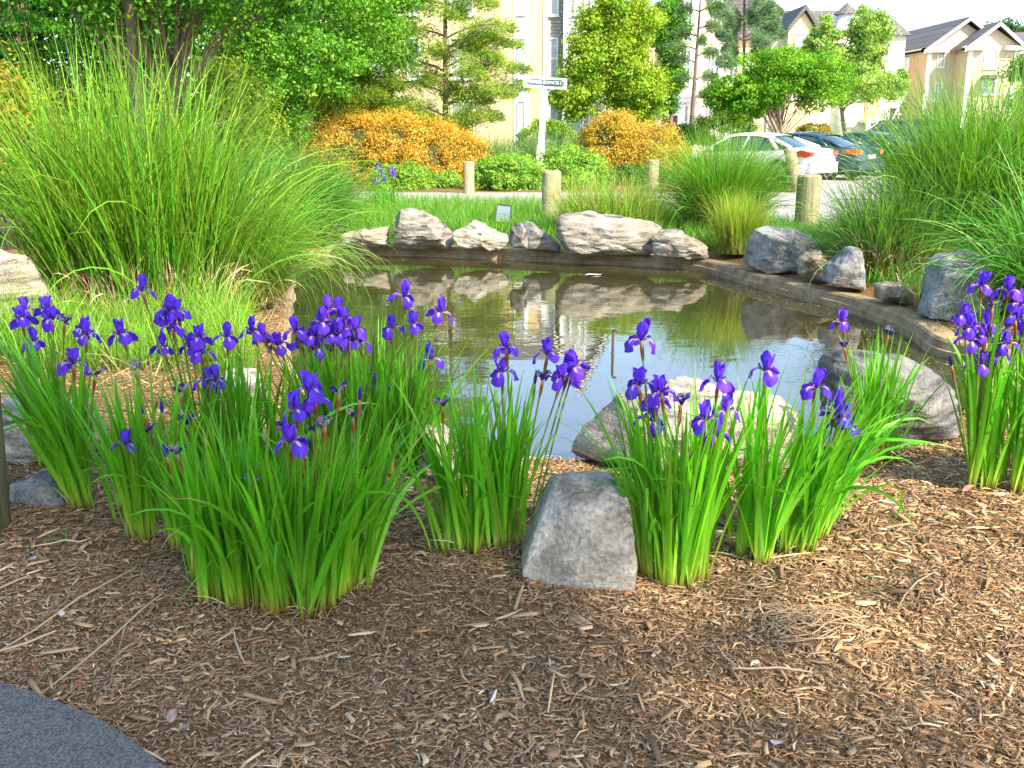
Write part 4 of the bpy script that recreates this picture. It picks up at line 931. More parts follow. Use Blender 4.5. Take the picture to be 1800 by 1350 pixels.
# dry stalks, root tangle, dead leaves, pale wood pieces on the mulch
def stalk(lab, pts, r, col, cat='dry stalk', name='dry_stalk', group='dry stalks on the mulch', z=0.022, arch=0.0):
    P = [gz(x, y, z) for x, y in pts]; ctr = P[0].copy(); V = []
    n = len(P); q = [(p.x - ctr.x, p.y - ctr.y, float(ground_h(np.array([p.x]), np.array([p.y]))[0]) + z + arch * sin(pi * i / (n - 1))) for i, p in enumerate(P)]
    V, Q, c = tube_np(q, [r * (0.6 if i in (0, n - 1) else 1) for i in range(n)], [np.array(col) * (0.85 + 0.3 * random.random()) for _ in range(n)], 6)
    o = place(name, np_mesh(name, V, Q, c, True), None, M_VC); o.location = (ctr.x, ctr.y, 0); tag(o, lab, cat, group); return o
stalk('long straw stalk running from the left edge up to the right', [(-20, 1150), (60, 1103), (140, 1052), (200, 1016), (238, 994)], 0.0035, (0.46, 0.34, 0.20))
stalk('long straw stalk ending below the large front iris clump', [(62, 1218), (130, 1172), (200, 1118), (250, 1070), (288, 1040)], 0.0035, (0.44, 0.33, 0.21))
stalk('short thick stalk piece at the left edge', [(-10, 1142), (45, 1125), (98, 1104)], 0.0045, (0.52, 0.38, 0.22))
stalk('short stalk above the long ones at the left edge', [(-10, 1040), (25, 1026), (52, 1016)], 0.004, (0.5, 0.36, 0.2))
stalk('dark thin twig lying between the long stalks and the path', [(190, 1215), (202, 1160), (222, 1105)], 0.0028, (0.22, 0.15, 0.11))
stalk('single upright-looking straw in the open mulch at centre', [(963, 1250), (968, 1220), (974, 1187)], 0.0035, (0.60, 0.44, 0.2))
stalk('curved pale root below the large front iris clump', [(410, 1102), (414, 1125), (422, 1148), (432, 1168)], 0.0024, (0.6, 0.48, 0.36))
stalk('pale straw at the foot of the right-leaning iris clump', [(1355, 985), (1390, 981), (1424, 978)], 0.0035, (0.6, 0.44, 0.22))
stalk('bent reddish straw near the root tangle', [(1578, 1068), (1590, 1048), (1612, 1025), (1640, 1010)], 0.003, (0.46, 0.30, 0.18))
stalk('pale root strand below the tangle', [(1290, 1184), (1320, 1186), (1370, 1185), (1425, 1193)], 0.0032, (0.5, 0.36, 0.24))
stalk('arched dry leaf blade above the left sprouts', [(58, 966), (90, 960), (115, 952), (140, 955), (160, 948)], 0.003, (0.6, 0.46, 0.28))
stalk('pale straw pair lying across the path edge', [(245, 1305), (270, 1318), (290, 1330)], 0.004, (0.6, 0.48, 0.3))
stalk('loose straw at the bottom edge beside the path', [(215, 1341), (250, 1340), (285, 1338)], 0.003, (0.6, 0.46, 0.3))
stalk('brown twig following the edge of the asphalt path', [(0, 1198), (40, 1212), (85, 1236), (140, 1246)], 0.003, (0.28, 0.16, 0.09))
rng = np.random.default_rng(88); ps = []; tc0 = gz(1400, 1110, 0.0)
for k in range(26):
    cx_, cy_ = rng.normal(0, 0.045), rng.normal(0, 0.035); r_ = rng.uniform(0.05, 0.14); a0 = rng.uniform(0, 6.28); sw_ = rng.uniform(1.2, 3.6); e_ = rng.uniform(0.5, 0.9)
    pts = [(cx_ + cos(a0 + sw_ * u) * r_, cy_ + sin(a0 + sw_ * u) * r_ * e_, 0.02 + 0.035 * sin(pi * u) * rng.uniform(0.3, 1)) for u in np.linspace(0, 1, 10)]
    ps.append(tube_np(pts, [0.0021] * 10, [np.array((0.40, 0.28, 0.16)) * rng.uniform(0.7, 1.2)] * 10, 5))
for k in range(7):
    pts = [(0.02 + 0.20 * u, 0.01 * k - 0.02 + 0.05 * sin(u * 3 + k), 0.02 + 0.03 * sin(pi * u)) for u in np.linspace(0, 1, 8)]
    ps.append(tube_np(pts, [0.002] * 8, [np.array((0.40, 0.27, 0.14)) * rng.uniform(0.7, 1.2)] * 8, 5))
V, Q, c = join(ps); o = place('root_tangle', np_mesh('root_tangle', V, Q, c, True), None, M_VC); o.location = tc0; tag(o, 'tangle of curled pale dry roots lying on the right-hand mulch', 'dry roots')
def dead_leaf(lab, px, py, L, col, seed):
    rng = np.random.default_rng(seed); p = gz(px, py, 0.02); nu, nv = 6, 5; V = []; ph = rng.uniform(0, 6)
    for i in range(nu):
        u = i / (nu - 1); w_ = L * 0.33 * math.sin(pi * min(0.97, max(0.04, u))) 
        for j in range(nv):
            v = -1 + 2 * j / (nv - 1); V.append(((u - 0.5) * L, v * w_ + 0.1 * L * sin(u * 3), 0.008 + L * (0.22 * v * v * sin(u * 4 + ph) * 0.6 + 0.12 * u * u) + 0.01))
    idx = np.arange(nu * nv).reshape(nu, nv); Q = np.stack([idx[:-1, :-1], idx[:-1, 1:], idx[1:, 1:], idx[1:, :-1]], -1).reshape(-1, 4)
    c = np.array(col)[None] * rng.uniform(0.7, 1.25, (nu * nv, 1))
    o = place('dead_leaf', np_mesh('dead_leaf', V, Q, c, True), None, M_VC); o.location = p; o.rotation_euler = (0, 0, rng.uniform(0, 6.28)); tag(o, lab, 'dead leaf', 'dead leaves on the mulch')
for i, a in enumerate([('orange-brown dead leaf at the foot of the wedge-shaped stone', 942, 1032, 0.045, (0.45, 0.22, 0.05)),
 ('dark red leaf left of the orange one at the stone', 922, 1024, 0.035, (0.15, 0.04, 0.02)), ('pinkish curled leaf by the right-edge iris clump', 1702, 866, 0.06, (0.45, 0.22, 0.12)),
 ('brown dead leaf near the bottom right, left of a pale one', 1330, 1318, 0.035, (0.34, 0.16, 0.08)), ('pale lilac-grey curled leaf at the bottom right', 1364, 1316, 0.035, (0.60, 0.50, 0.50)),
 ('tan rounded leaf in the right mulch', 1660, 1190, 0.036, (0.42, 0.30, 0.17)), ('rust-coloured leaf near the path edge', 138, 1212, 0.035, (0.35, 0.11, 0.04)),
 ('dark rusty leaf cluster by the left stalks', 55, 1182, 0.045, (0.26, 0.07, 0.02)), ('greyish-brown curled leaf above the end of the path', 305, 1270, 0.045, (0.26, 0.19, 0.15)),
 ('grey-white leaf in the left mulch above the long stalks', 58, 990, 0.035, (0.45, 0.47, 0.48)), ('tan curled leaf scrap at the bottom left beside the path end', 322, 1288, 0.04, (0.34, 0.26, 0.18)), ('white leaf fragment on the long stalks', 108, 1088, 0.03, (0.6, 0.55, 0.52))]):
    dead_leaf(*a, seed=300 + i)
for i, (lab, pts, r_, col) in enumerate([('white wood splinter on the right mulch', [(1545, 882), (1562, 885), (1576, 887)], 0.004, (0.7, 0.62, 0.55)), ('tan wood chunk below the wedge-shaped stone', [(905, 1075), (912, 1055), (920, 1037)], 0.0065, (0.42, 0.26, 0.13)),
   ('pale splinter standing out at the bottom centre', [(862, 1228), (868, 1218), (872, 1208)], 0.005, (0.62, 0.55, 0.52))]):
    stalk(lab, pts, r_, col, 'wood chip', 'wood_chip', 'pale wood pieces in the mulch')

# ------------------------------------------------------------------ shrubs and ground cover beyond the road
ORANGE = [(0.44, 0.26, 0.02), (0.76, 0.48, 0.07), (0.18, 0.26, 0.02)]
ORANGE2 = [(0.38, 0.25, 0.02), (0.72, 0.47, 0.07), (0.14, 0.27, 0.02)]
GREEN_J = [(0.10, 0.27, 0.025), (0.32, 0.54, 0.07), (0.38, 0.50, 0.08)]
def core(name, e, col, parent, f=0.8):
    """solid dark lump added inside a clipped shrub so it is not see-through"""
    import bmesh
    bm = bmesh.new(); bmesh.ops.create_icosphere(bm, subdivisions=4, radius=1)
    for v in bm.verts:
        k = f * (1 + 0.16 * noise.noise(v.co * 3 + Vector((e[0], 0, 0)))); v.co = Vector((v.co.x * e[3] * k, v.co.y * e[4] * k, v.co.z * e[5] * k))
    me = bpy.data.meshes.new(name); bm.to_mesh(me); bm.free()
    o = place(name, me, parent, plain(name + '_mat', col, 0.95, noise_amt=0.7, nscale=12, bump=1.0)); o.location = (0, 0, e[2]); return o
r_ = shrub('mound_shrub', 'wide low orange-leaved mound shrub behind the slim pale bollard', 'shrub', [ell(478, 196, 872, 385, 29.5, 2.2)], 110000, 0.07, ORANGE, 201, 'orange-leaved mound shrubs', nclump=1100, rc=0.095, shell=0.97); core('dark_core', ell(478, 196, 872, 385, 29.5, 2.2), (0.05, 0.06, 0.012), r_, 0.80)
r_ = shrub('mound_shrub', 'smaller orange-leaved mound shrub right of the street sign', 'shrub', [ell(1008, 192, 1150, 372, 30.5, 1.5), ell(1070, 212, 1215, 372, 30.3, 1.4)], 80000, 0.07, ORANGE2, 202, 'orange-leaved mound shrubs', nclump=620, rc=0.105, shell=0.96); core('dark_core', ell(1008, 192, 1150, 372, 30.5, 1.5), (0.04, 0.06, 0.012), r_, 0.80)
for k, (lab, box, Y, dy, n, sd) in enumerate([
  ('spreading bright green juniper around the street sign foot', (822, 268, 965, 350), 25.8, 1.0, 20000, 211),
  ('spreading juniper rising right of the street sign foot', (925, 254, 1072, 355), 26.6, 1.1, 22000, 212),
  ('low green juniper left of the slim pale bollard', (640, 286, 765, 356), 25.9, 0.8, 14000, 213),
  ('low juniper between slim pale bollard and the mound', (755, 300, 815, 345), 26.6, 0.6, 5000, 214),
  ('dark green ground cover below the right orange shrub', (1060, 285, 1200, 345), 27.6, 0.8, 9000, 215),
  ('low creeping juniper left of the leaning bollard', (1300, 290, 1392, 338), 25.8, 0.9, 8000, 216)]):
    shrub('juniper', lab, 'shrub', [ell(*box, Y, dy)], n, 0.10, GREEN_J if k < 4 else [(0.03, 0.12, 0.015), (0.14, 0.30, 0.04), (0.2, 0.34, 0.05)], sd, 'low junipers beyond the road', nclump=110, rc=0.16, asp=0.3, shell=0.55, up=0.9)
shrub('bush', 'yellow-green rounded bush behind the street sign against the house', 'shrub', [ell(905, 208, 1015, 290, 40, 1.4)], 12000, 0.10, [(0.09, 0.22, 0.01), (0.26, 0.42, 0.02)], 221, 'background bushes', nclump=140, rc=0.12)
shrub('bush', 'low reddish-green bush beside the white car roof', 'shrub', [ell(1398, 214, 1462, 262, 42, 1.1)], 7000, 0.10, [(0.14, 0.16, 0.015), (0.38, 0.30, 0.04)], 222, 'background bushes', nclump=90, rc=0.13)
shrub('bush', 'dark green hedge bush behind the right orange shrub', 'shrub', [ell(1180, 216, 1222, 262, 41, 1.0)], 6000, 0.10, [(0.03, 0.12, 0.01), (0.10, 0.26, 0.02)], 223, 'background bushes', nclump=70, rc=0.15)
shrub('bush', 'shady bush between the thin pine trunk and the multi-stemmed tree', 'shrub', [ell(1218, 190, 1330, 270, 43, 1.4)], 12000, 0.11, [(0.03, 0.10, 0.01), (0.14, 0.28, 0.02)], 224, 'background bushes', nclump=90, rc=0.16)
shrub('nandina', 'yellow and reddish leafed shrub at the upper left edge', 'shrub', [ell(-90, 92, 110, 330, 13.0, 0.8)], 5200, 0.085, [(0.10, 0.14, 0.008), (0.42, 0.42, 0.02), (0.50, 0.14, 0.03)], 225, None, nclump=70, rc=0.18, shell=0.5)
shrub('bush', 'pale tangled shrub behind the tall grass at far left', 'shrub', [ell(-260, 260, 60, 440, 15.5, 1.0)], 9000, 0.07, [(0.03, 0.10, 0.01), (0.12, 0.24, 0.02)], 226, 'background bushes', nclump=80, rc=0.2, shell=0.4)
shrub('bush', 'yellow-green weedy shrub under the left trees behind the tall grass', 'shrub', [ell(255, 90, 500, 330, 22.5, 1.6)], 17000, 0.085, [(0.07, 0.15, 0.01), (0.30, 0.38, 0.03)], 227, 'background bushes', nclump=170, rc=0.13, shell=0.5)
shrub('bush', 'loose green shrub left of the orange mound', 'shrub', [ell(395, 130, 545, 300, 25.5, 1.2)], 14000, 0.085, [(0.04, 0.17, 0.01), (0.18, 0.40, 0.02)], 228, 'background bushes', nclump=120, rc=0.14, shell=0.5)

shrub('hedge', 'dark clipped hedge at the far left behind the tiered tree', 'hedge', [ell(-320, 60, 330, 330, 36, 1.5)], 40000, 0.16, [(0.012, 0.06, 0.005), (0.06, 0.20, 0.012)], 229, 'background bushes', nclump=420, rc=0.2, shell=0.5)
# ------------------------------------------------------------------ trees
# dark hanging-leaf tree at upper left, multi-stemmed
tree('broadleaf_tree', 'dark multi-stemmed tree with hanging leaves at the upper left behind the tall grass', 'tree', (gy(240, 250, 19).x, 19.5),
     [ell(40, -420, 470, 66, 19, 2.6), ell(250, -200, 640, 40, 18.5, 2.2), ell(-140, -300, 200, 40, 19.5, 2.0)], 44000, 0.105, [(0.022, 0.10, 0.006), (0.11, 0.32, 0.014), (0.26, 0.46, 0.02)], trunk_r=0.17, seed=301, stems=3, bark=M_BARK, rc=0.2, nclump=200, nlimb=26, top=4.6, group='trees around the pond', flat=0.9)
tree('broadleaf_tree', 'green tree with flat tiered branches at the far upper left', 'tree', (gy(60, 250, 23).x, 24),
     [ell(-160, 16, 190, 70, 23.5, 1.6), ell(-60, 66, 200, 108, 23, 1.6), ell(-150, 108, 160, 160, 23.2, 1.5), ell(-200, -160, 160, 22, 24, 2.0), ell(-120, 155, 130, 215, 23.5, 1.3)], 30000, 0.10, [(0.03, 0.15, 0.008), (0.12, 0.38, 0.018)], trunk_r=0.13, seed=302, layered=True, rc=0.32, nclump=110, nlimb=24, top=4.4, group='trees around the pond', shell=0.2)
tree('broadleaf_tree', 'dense bright green broadleaf tree left of centre behind the orange mound', 'tree', (gy(470, 250, 26).x, 26.5),
     [ell(360, -260, 560, 170, 26, 2.2), ell(500, -300, 730, 130, 27, 2.4), ell(440, 20, 640, 190, 25.5, 1.8)], 60000, 0.10, [(0.035, 0.17, 0.01), (0.16, 0.40, 0.018), (0.30, 0.46, 0.05)], trunk_r=0.14, seed=303, rc=0.135, nclump=380, nlimb=26, top=5.0, group='trees around the pond')
tree('broadleaf_tree', 'taller green tree standing behind the bright broadleaf tree', 'tree', (gy(680, 250, 31).x, 32),
     [ell(560, -420, 800, 60, 31, 2.6), ell(600, -60, 745, 150, 30.5, 2.0)], 40000, 0.11, [(0.03, 0.14, 0.01), (0.14, 0.34, 0.025)], trunk_r=0.16, seed=304, rc=0.17, nclump=170, nlimb=20, top=6.2, group='trees around the pond')
tree('broadleaf_tree', 'shaded trees background crown at the far left behind everything', 'tree', (-19, 33),
     [ell(-220, -420, 120, 240, 33, 3.5), ell(60, -420, 360, 240, 34, 3.0)], 85000, 0.22, [(0.015, 0.08, 0.006), (0.07, 0.24, 0.015)], trunk_r=0.25, seed=305, rc=0.18, nclump=420, top=8, group='trees around the pond', shell=0.3)
tree('broadleaf_tree', 'olive-green tree filling the gap between left trees and the conifers', 'tree', (gy(420, 250, 37).x, 37),
     [ell(300, -380, 620, 230, 37, 3.0)], 50000, 0.20, [(0.03, 0.10, 0.008), (0.14, 0.28, 0.02)], trunk_r=0.22, seed=306, rc=0.16, nclump=200, top=7, group='trees around the pond', shell=0.3)
# conifers with side sprays
def conifer(label, px, Y, base_z, top_py, sprays, nl, pal, seed, trunk_r=0.10, size=0.14, lean=0.0, asp=0.16, name='conifer', thick=0.16):
    """sprays: (px_tip, py_tip, width_m) branch tips seen from the camera; extra branches are grown around the trunk"""
    rng = np.random.default_rng(seed); b0 = gy(px, 250, Y); topp = gy(px + lean, top_py, Y); root = empty(name, (b0.x, Y, 0), label, 'tree', 'conifers and pines')
    mb = MB(); tx = topp.x - b0.x
    tp = [Vector((tx * u, 0.04 * sin(u * 5), -0.05 + topp.z * u)) for u in np.linspace(0, 1, 9)]
    mb.tube(tp, [trunk_r * (1 - 0.85 * u) for u in np.linspace(0, 1, 9)], 8)
    pts = []; axs = []; 
    for (tpx, tpy, wd_) in sprays:
        for rep in range(1):
            T = gy(tpx, tpy, Y + rng.uniform(-0.9, 0.7)) - Vector((b0.x, Y, 0)); 
            zt = max(0.5, T.z - abs(T.x) * rng.uniform(-0.05, 0.25)); u = min(0.98, zt / topp.z); S = Vector((tx * u, 0, topp.z * u))
            br = [S.lerp(T, q) + Vector((0, 0, 0.10 * (T - S).length * sin(pi * q))) for q in np.linspace(0, 1, 6)]
            mb.tube(br, [0.035 * (1 - 0.8 * q) for q in np.linspace(0, 1, 6)], 5, cap=False)
            m = int(nl / len(sprays)); q = rng.uniform(0.22, 1.02, m) ** 0.75; q = np.minimum(q, 1.0)
            A = np.array(br); qi = np.minimum((q * 5).astype(int), 4); fr = (q * 5 - qi)[:, None]; P = A[qi] * (1 - fr) + A[qi + 1] * fr
            # side twigs
            nt_ = 16; tw = rng.integers(0, nt_, m); toff = rng.uniform(-1, 1, (nt_, 1)) ; tsp = wd_ * (0.35 + 0.65 * np.sin(pi * np.clip(q, 0, 1)))[:, None]
            lat = rng.normal(0, 0.5, (m, 1)); off = np.stack([lat[:, 0] * 0.45, lat[:, 0] * 0.9, rng.normal(0, thick, m)], 1) * tsp
            off[:, 2] -= 0.10 * np.abs(lat[:, 0]) * tsp[:, 0]
            P = P + off; pts.append(P); d = np.array((T - S).normalized()); axs.append(np.repeat(d[None] + [0, 0, 0.35], m, 0) + off * 0.8)
    P = np.vstack(pts); ax = np.vstack(axs); n = len(P)
    cl = 0.5 + 0.5 * np.sin(P[:, 0:1] * 5 + 2 * np.sin(P[:, 2:3] * 6 + seed)); tone = cl * 0.6 + rng.uniform(0, 0.4, (n, 1))
    col = np.clip((np.array(pal[0]) * (1 - tone) + np.array(pal[1]) * tone), 0.004, 1)
    V, Q, c = leafquads(P, np.full(n, size), asp, col, rng, axis=ax)
    place('needles', np_mesh('needles', V, Q, c), root, M_FOL)
    mb.build('trunk', M_BARK, root, True); return root
CP = [(0.09, 0.19, 0.02), (0.34, 0.46, 0.06)]
conifer('open-branched evergreen with flat drooping sprays in front of the cream house', 782, 31.5, 0, -260,
  [(905, 48, 1.1), (872, 62, .95), (915, 78, .95), (880, 100, 1.1), (930, 122, .95), (850, 130, 1.1), (905, 165, .95), (860, 175, 1.1), (930, 152, 1.2), (880, 205, .95), (830, 210, 1.1), (700, 60, 1.2), (690, 110, 1.2), (670, 150, 1.2), (700, 185, 1.2), (640, 180, 1.1), (740, 215, .95), (810, 20, 1.1), (870, 5, 1.1), (720, 10, 1.2), (850, -40, 1.2), (730, -60, 1.2), (840, -110, 1.1), (740, -140, 1.1), (820, -180, .95), (760, -210, 1.2), (850, 88, .95), (800, 160, 1.1), (745, 140, 1.1), (810, 230, 1.2), (770, 90, .95)], 62000, CP, 311, trunk_r=0.11)
conifer('low spreading yellow-green evergreen directly behind the left orange mound', 600, 31.0, 0, 60,
  [(520, 130, 1.2), (545, 170, 1.2), (505, 190, 1.2), (580, 150, 1.2), (640, 140, 1.2), (670, 170, 1.2), (720, 190, 1.1), (700, 150, 1.1), (620, 190, 1.2), (650, 205, 1.1), (560, 200, 1.2), (600, 110, 1.1), (640, 100, .95), (745, 205, .95), (580, 180, 1.2), (690, 205, 1.2)], 60000, [(0.09, 0.20, 0.015), (0.36, 0.44, 0.04)], 312, trunk_r=0.09)
conifer('low evergreen between the broadleaf tree and the orange mound', 450, 30.0, 0, 60,
  [(360, 150, 1.2), (400, 130, 1.2), (430, 170, 1.2), (480, 120, 1.2), (520, 160, 1.2), (380, 190, 1.2), (470, 190, 1.2), (430, 100, 1.1), (350, 200, 1.2), (510, 200, 1.1)], 36000, [(0.09, 0.19, 0.015), (0.34, 0.42, 0.04)], 313, trunk_r=0.09)
PN = [(0.07, 0.15, 0.05), (0.20, 0.34, 0.12)]
conifer('thin sparse pine with a bare leaning trunk right of the pear tree', 1213, 44, 0, -60,
  [(1175, 105, .4), (1262, 92, .5), (1180, 60, .4), (1268, 50, .5), (1190, 20, .5), (1270, 10, .5), (1200, -20, .5), (1250, -30, .5), (1262, 135, .45), (1185, 140, .3), (1250, 165, .3), (1160, 85, .3), (1240, 70, .4)], 15000, PN, 314, trunk_r=0.13, lean=22, size=0.2, asp=0.10, name='pine_tree', thick=0.3)
conifer('hazy blue-green pine behind the multi-stemmed tree', 1309, 56, 0, -150,
  [(1260, 60, .9), (1355, 70, .9), (1370, 40, .9), (1250, 20, .9), (1360, 10, .9), (1265, -20, .9), (1380, 60, .8), (1345, -20, .9), (1270, 90, .8), (1350, 95, .8), (1375, 20, .7), (1330, 30, .8), (1280, 40, .9), (1260, 110, .8), (1300, -60, .8), (1330, -90, .6), (1290, -110, .5)], 44000, [(0.08, 0.16, 0.08), (0.22, 0.36, 0.18)], 315, trunk_r=0.14, size=0.28, asp=0.10, name='pine_tree', thick=0.3)
YG = [(0.15, 0.32, 0.015), (0.36, 0.50, 0.03), (0.45, 0.42, 0.05)]
tree('pear_tree', 'bright yellow-green upright tree right of the street sign', 'tree', (gy(1090, 250, 45).x, 45.5),
     [ell(1000, -26, 1182, 110, 45, 2.1), ell(985, 40, 1150, 175, 44.5, 1.9), ell(1050, 90, 1190, 215, 44.5, 1.7), ell(962, 120, 1060, 212, 44, 1.2)], 76000, 0.135, YG, trunk_r=0.15, seed=321, rc=0.125, nclump=420, nlimb=24, top=5.6, group='trees near the buildings')
tree('broadleaf_tree', 'darker narrow tree tucked behind the right side of the pear tree', 'tree', (gy(1182, 250, 49).x, 49),
     [ell(1135, -20, 1212, 110, 49, 1.4), ell(1150, 80, 1210, 205, 48.5, 1.2)], 22000, 0.14, [(0.03, 0.13, 0.01), (0.14, 0.34, 0.03)], trunk_r=0.14, seed=322, rc=0.2, nclump=110, nlimb=16, top=6.0, group='trees near the buildings')
tree('crape_myrtle', 'wide vase-shaped multi-stemmed tree behind the white car', 'tree', (gy(1385, 250, 38).x, 38),
     [ell(1255, 112, 1400, 208, 38, 1.6), ell(1290, 66, 1450, 180, 38, 1.8), ell(1385, 85, 1505, 200, 38, 1.6), ell(1258, 155, 1345, 228, 38, 1.1), ell(1228, 135, 1300, 205, 38.5, 0.9)], 68000, 0.105, [(0.05, 0.22, 0.008), (0.24, 0.48, 0.02), (0.30, 0.46, 0.03)], trunk_r=0.07, seed=323, rc=0.13, shell=0.3, nclump=430, nlimb=34, stems=5, top=3.4, group='trees near the buildings', flat=0.6, bark=plain('smooth_tan_bark', (0.30, 0.20, 0.14), 0.7, noise_amt=0.3))
tree('maple_tree', 'light green maple with an airy crown in front of the turret house', 'tree', (gy(1490, 250, 50).x, 50),
     [ell(1410, 18, 1490, 140, 50, 1.8), ell(1476, 4, 1572, 150, 50, 1.9), ell(1430, 90, 1575, 190, 49.5, 2.0), ell(1540, 115, 1600, 180, 49.5, 1.2), ell(1400, 50, 1450, 130, 50, 1.3)], 60000, 0.14, [(0.12, 0.27, 0.03), (0.40, 0.56, 0.12), (0.42, 0.55, 0.2)], trunk_r=0.13, seed=324, rc=0.125, shell=0.35, nclump=400, nlimb=26, top=6.0, group='trees near the buildings')
tree('broadleaf_tree', 'dark leafy tree entering at the right edge above the grass', 'tree', (gy(1850, 250, 34).x, 34),
     [ell(1772, 80, 1900, 180, 34, 1.6), ell(1770, 120, 1950, 250, 33.5, 1.6)], 20000, 0.11, [(0.04, 0.14, 0.01), (0.20, 0.36, 0.04)], trunk_r=0.14, seed=325, rc=0.16, nclump=120, top=3.8, group='trees near the buildings')
tree('shade_tree', 'leafy tree at the right behind the camera shading the mulch', 'tree', (8.6, -8.6),
     [(8.0, -7.9, 11.4, 3.3, 2.7, 1.9), (7.0, -6.3, 11.0, 2.0, 1.6, 1.4)], 11000, 0.20, [(0.05, 0.16, 0.01), (0.14, 0.32, 0.02)], trunk_r=0.25, seed=331, rc=0.22, nclump=110, top=11, group='trees around the pond', shell=0.2)

# ------------------------------------------------------------------ buildings
def siding(name, a, spacing=0.18, depth=0.012):
    m, t, b = new_mat(name); N = t.nodes; L = t.links
    tc = N.new('ShaderNodeTexCoord'); sx = N.new('ShaderNodeSeparateXYZ'); L.new(tc.outputs['Object'], sx.inputs[0])
    md = N.new('ShaderNodeMath'); md.operation = 'FRACT'; dv = N.new('ShaderNodeMath'); dv.operation = 'DIVIDE'; dv.inputs[1].default_value = spacing
    L.new(sx.outputs['Z'], dv.inputs[0]); L.new(dv.outputs[0], md.inputs[0])
    nz = N.new('ShaderNodeTexNoise'); nz.inputs['Scale'].default_value = 3; nz.inputs['Detail'].default_value = 5; L.new(tc.outputs['Object'], nz.inputs['Vector'])
    mx = N.new('ShaderNodeMix'); mx.data_type = 'RGBA'; mx.inputs[6].default_value = (*[c * 0.88 for c in a], 1); mx.inputs[7].default_value = (*a, 1); L.new(nz.outputs['Fac'], mx.inputs[0])
    L.new(mx.outputs[2], b.inputs['Base Color']); b.inputs['Roughness'].default_value = 0.7
    bp = N.new('ShaderNodeBump'); bp.inputs['Distance'].default_value = 0.03; bp.inputs['Strength'].default_value = 1.0; L.new(md.outputs[0], bp.inputs['Height']); L.new(bp.outputs[0], b.inputs['Normal'])
    return m
def shingle(name, a, c, sx_=0.25, sz=0.16):
    m, t, b = new_mat(name); N = t.nodes; L = t.links
    tc = N.new('ShaderNodeTexCoord'); mp = N.new('ShaderNodeMapping'); mp.inputs['Rotation'].default_value = (pi / 2, 0, 0); L.new(tc.outputs['Object'], mp.inputs[0])
    br = N.new('ShaderNodeTexBrick'); br.inputs['Scale'].default_value = 1; br.inputs['Brick Width'].default_value = sx_; br.inputs['Row Height'].default_value = sz; br.inputs['Mortar Size'].default_value = 0.012
    br.inputs['Color1'].default_value = (*a, 1); br.inputs['Color2'].default_value = (*c, 1); br.inputs['Mortar'].default_value = (*[q * 0.5 for q in a], 1)
    L.new(mp.outputs[0], br.inputs['Vector']); L.new(br.outputs[0], b.inputs['Base Color']); b.inputs['Roughness'].default_value = 0.9
    bp = N.new('ShaderNodeBump'); bp.inputs['Distance'].default_value = 0.02; L.new(br.outputs['Fac'], bp.inputs['Height']); bp.invert = True; L.new(bp.outputs[0], b.inputs['Normal'])
    return m
M_CREAM = siding('cream_siding', (0.80, 0.62, 0.36)); M_PEACH = siding('peach_stucco', (0.66, 0.50, 0.36), 3.0, 0.0)
M_STUCCO = plain('warm_grey_stucco', (0.70, 0.60, 0.48), 0.85, noise_amt=0.06, nscale=5)
M_SHB = shingle('brown_shingle', (0.36, 0.31, 0.25), (0.50, 0.44, 0.36)); M_SHG = shingle('blue_grey_shingle', (0.38, 0.41, 0.43), (0.52, 0.55, 0.57))
M_ROOF = shingle('grey_asphalt_roof', (0.12, 0.11, 0.11), (0.165, 0.155, 0.15), 0.3, 0.2)
M_GLASS = plain('window_glass', (0.22, 0.25, 0.27), 0.06, noise_amt=0.5, nscale=1.5, coat=0.5)
M_CURT = plain('curtained_glass', (0.38, 0.42, 0.42), 0.15, noise_amt=0.25, nscale=2)
M_DOOR = plain('red_door', (0.20, 0.03, 0.03), 0.4)
M_VENT = plain('vent_pipe', (0.7, 0.7, 0.68), 0.5)
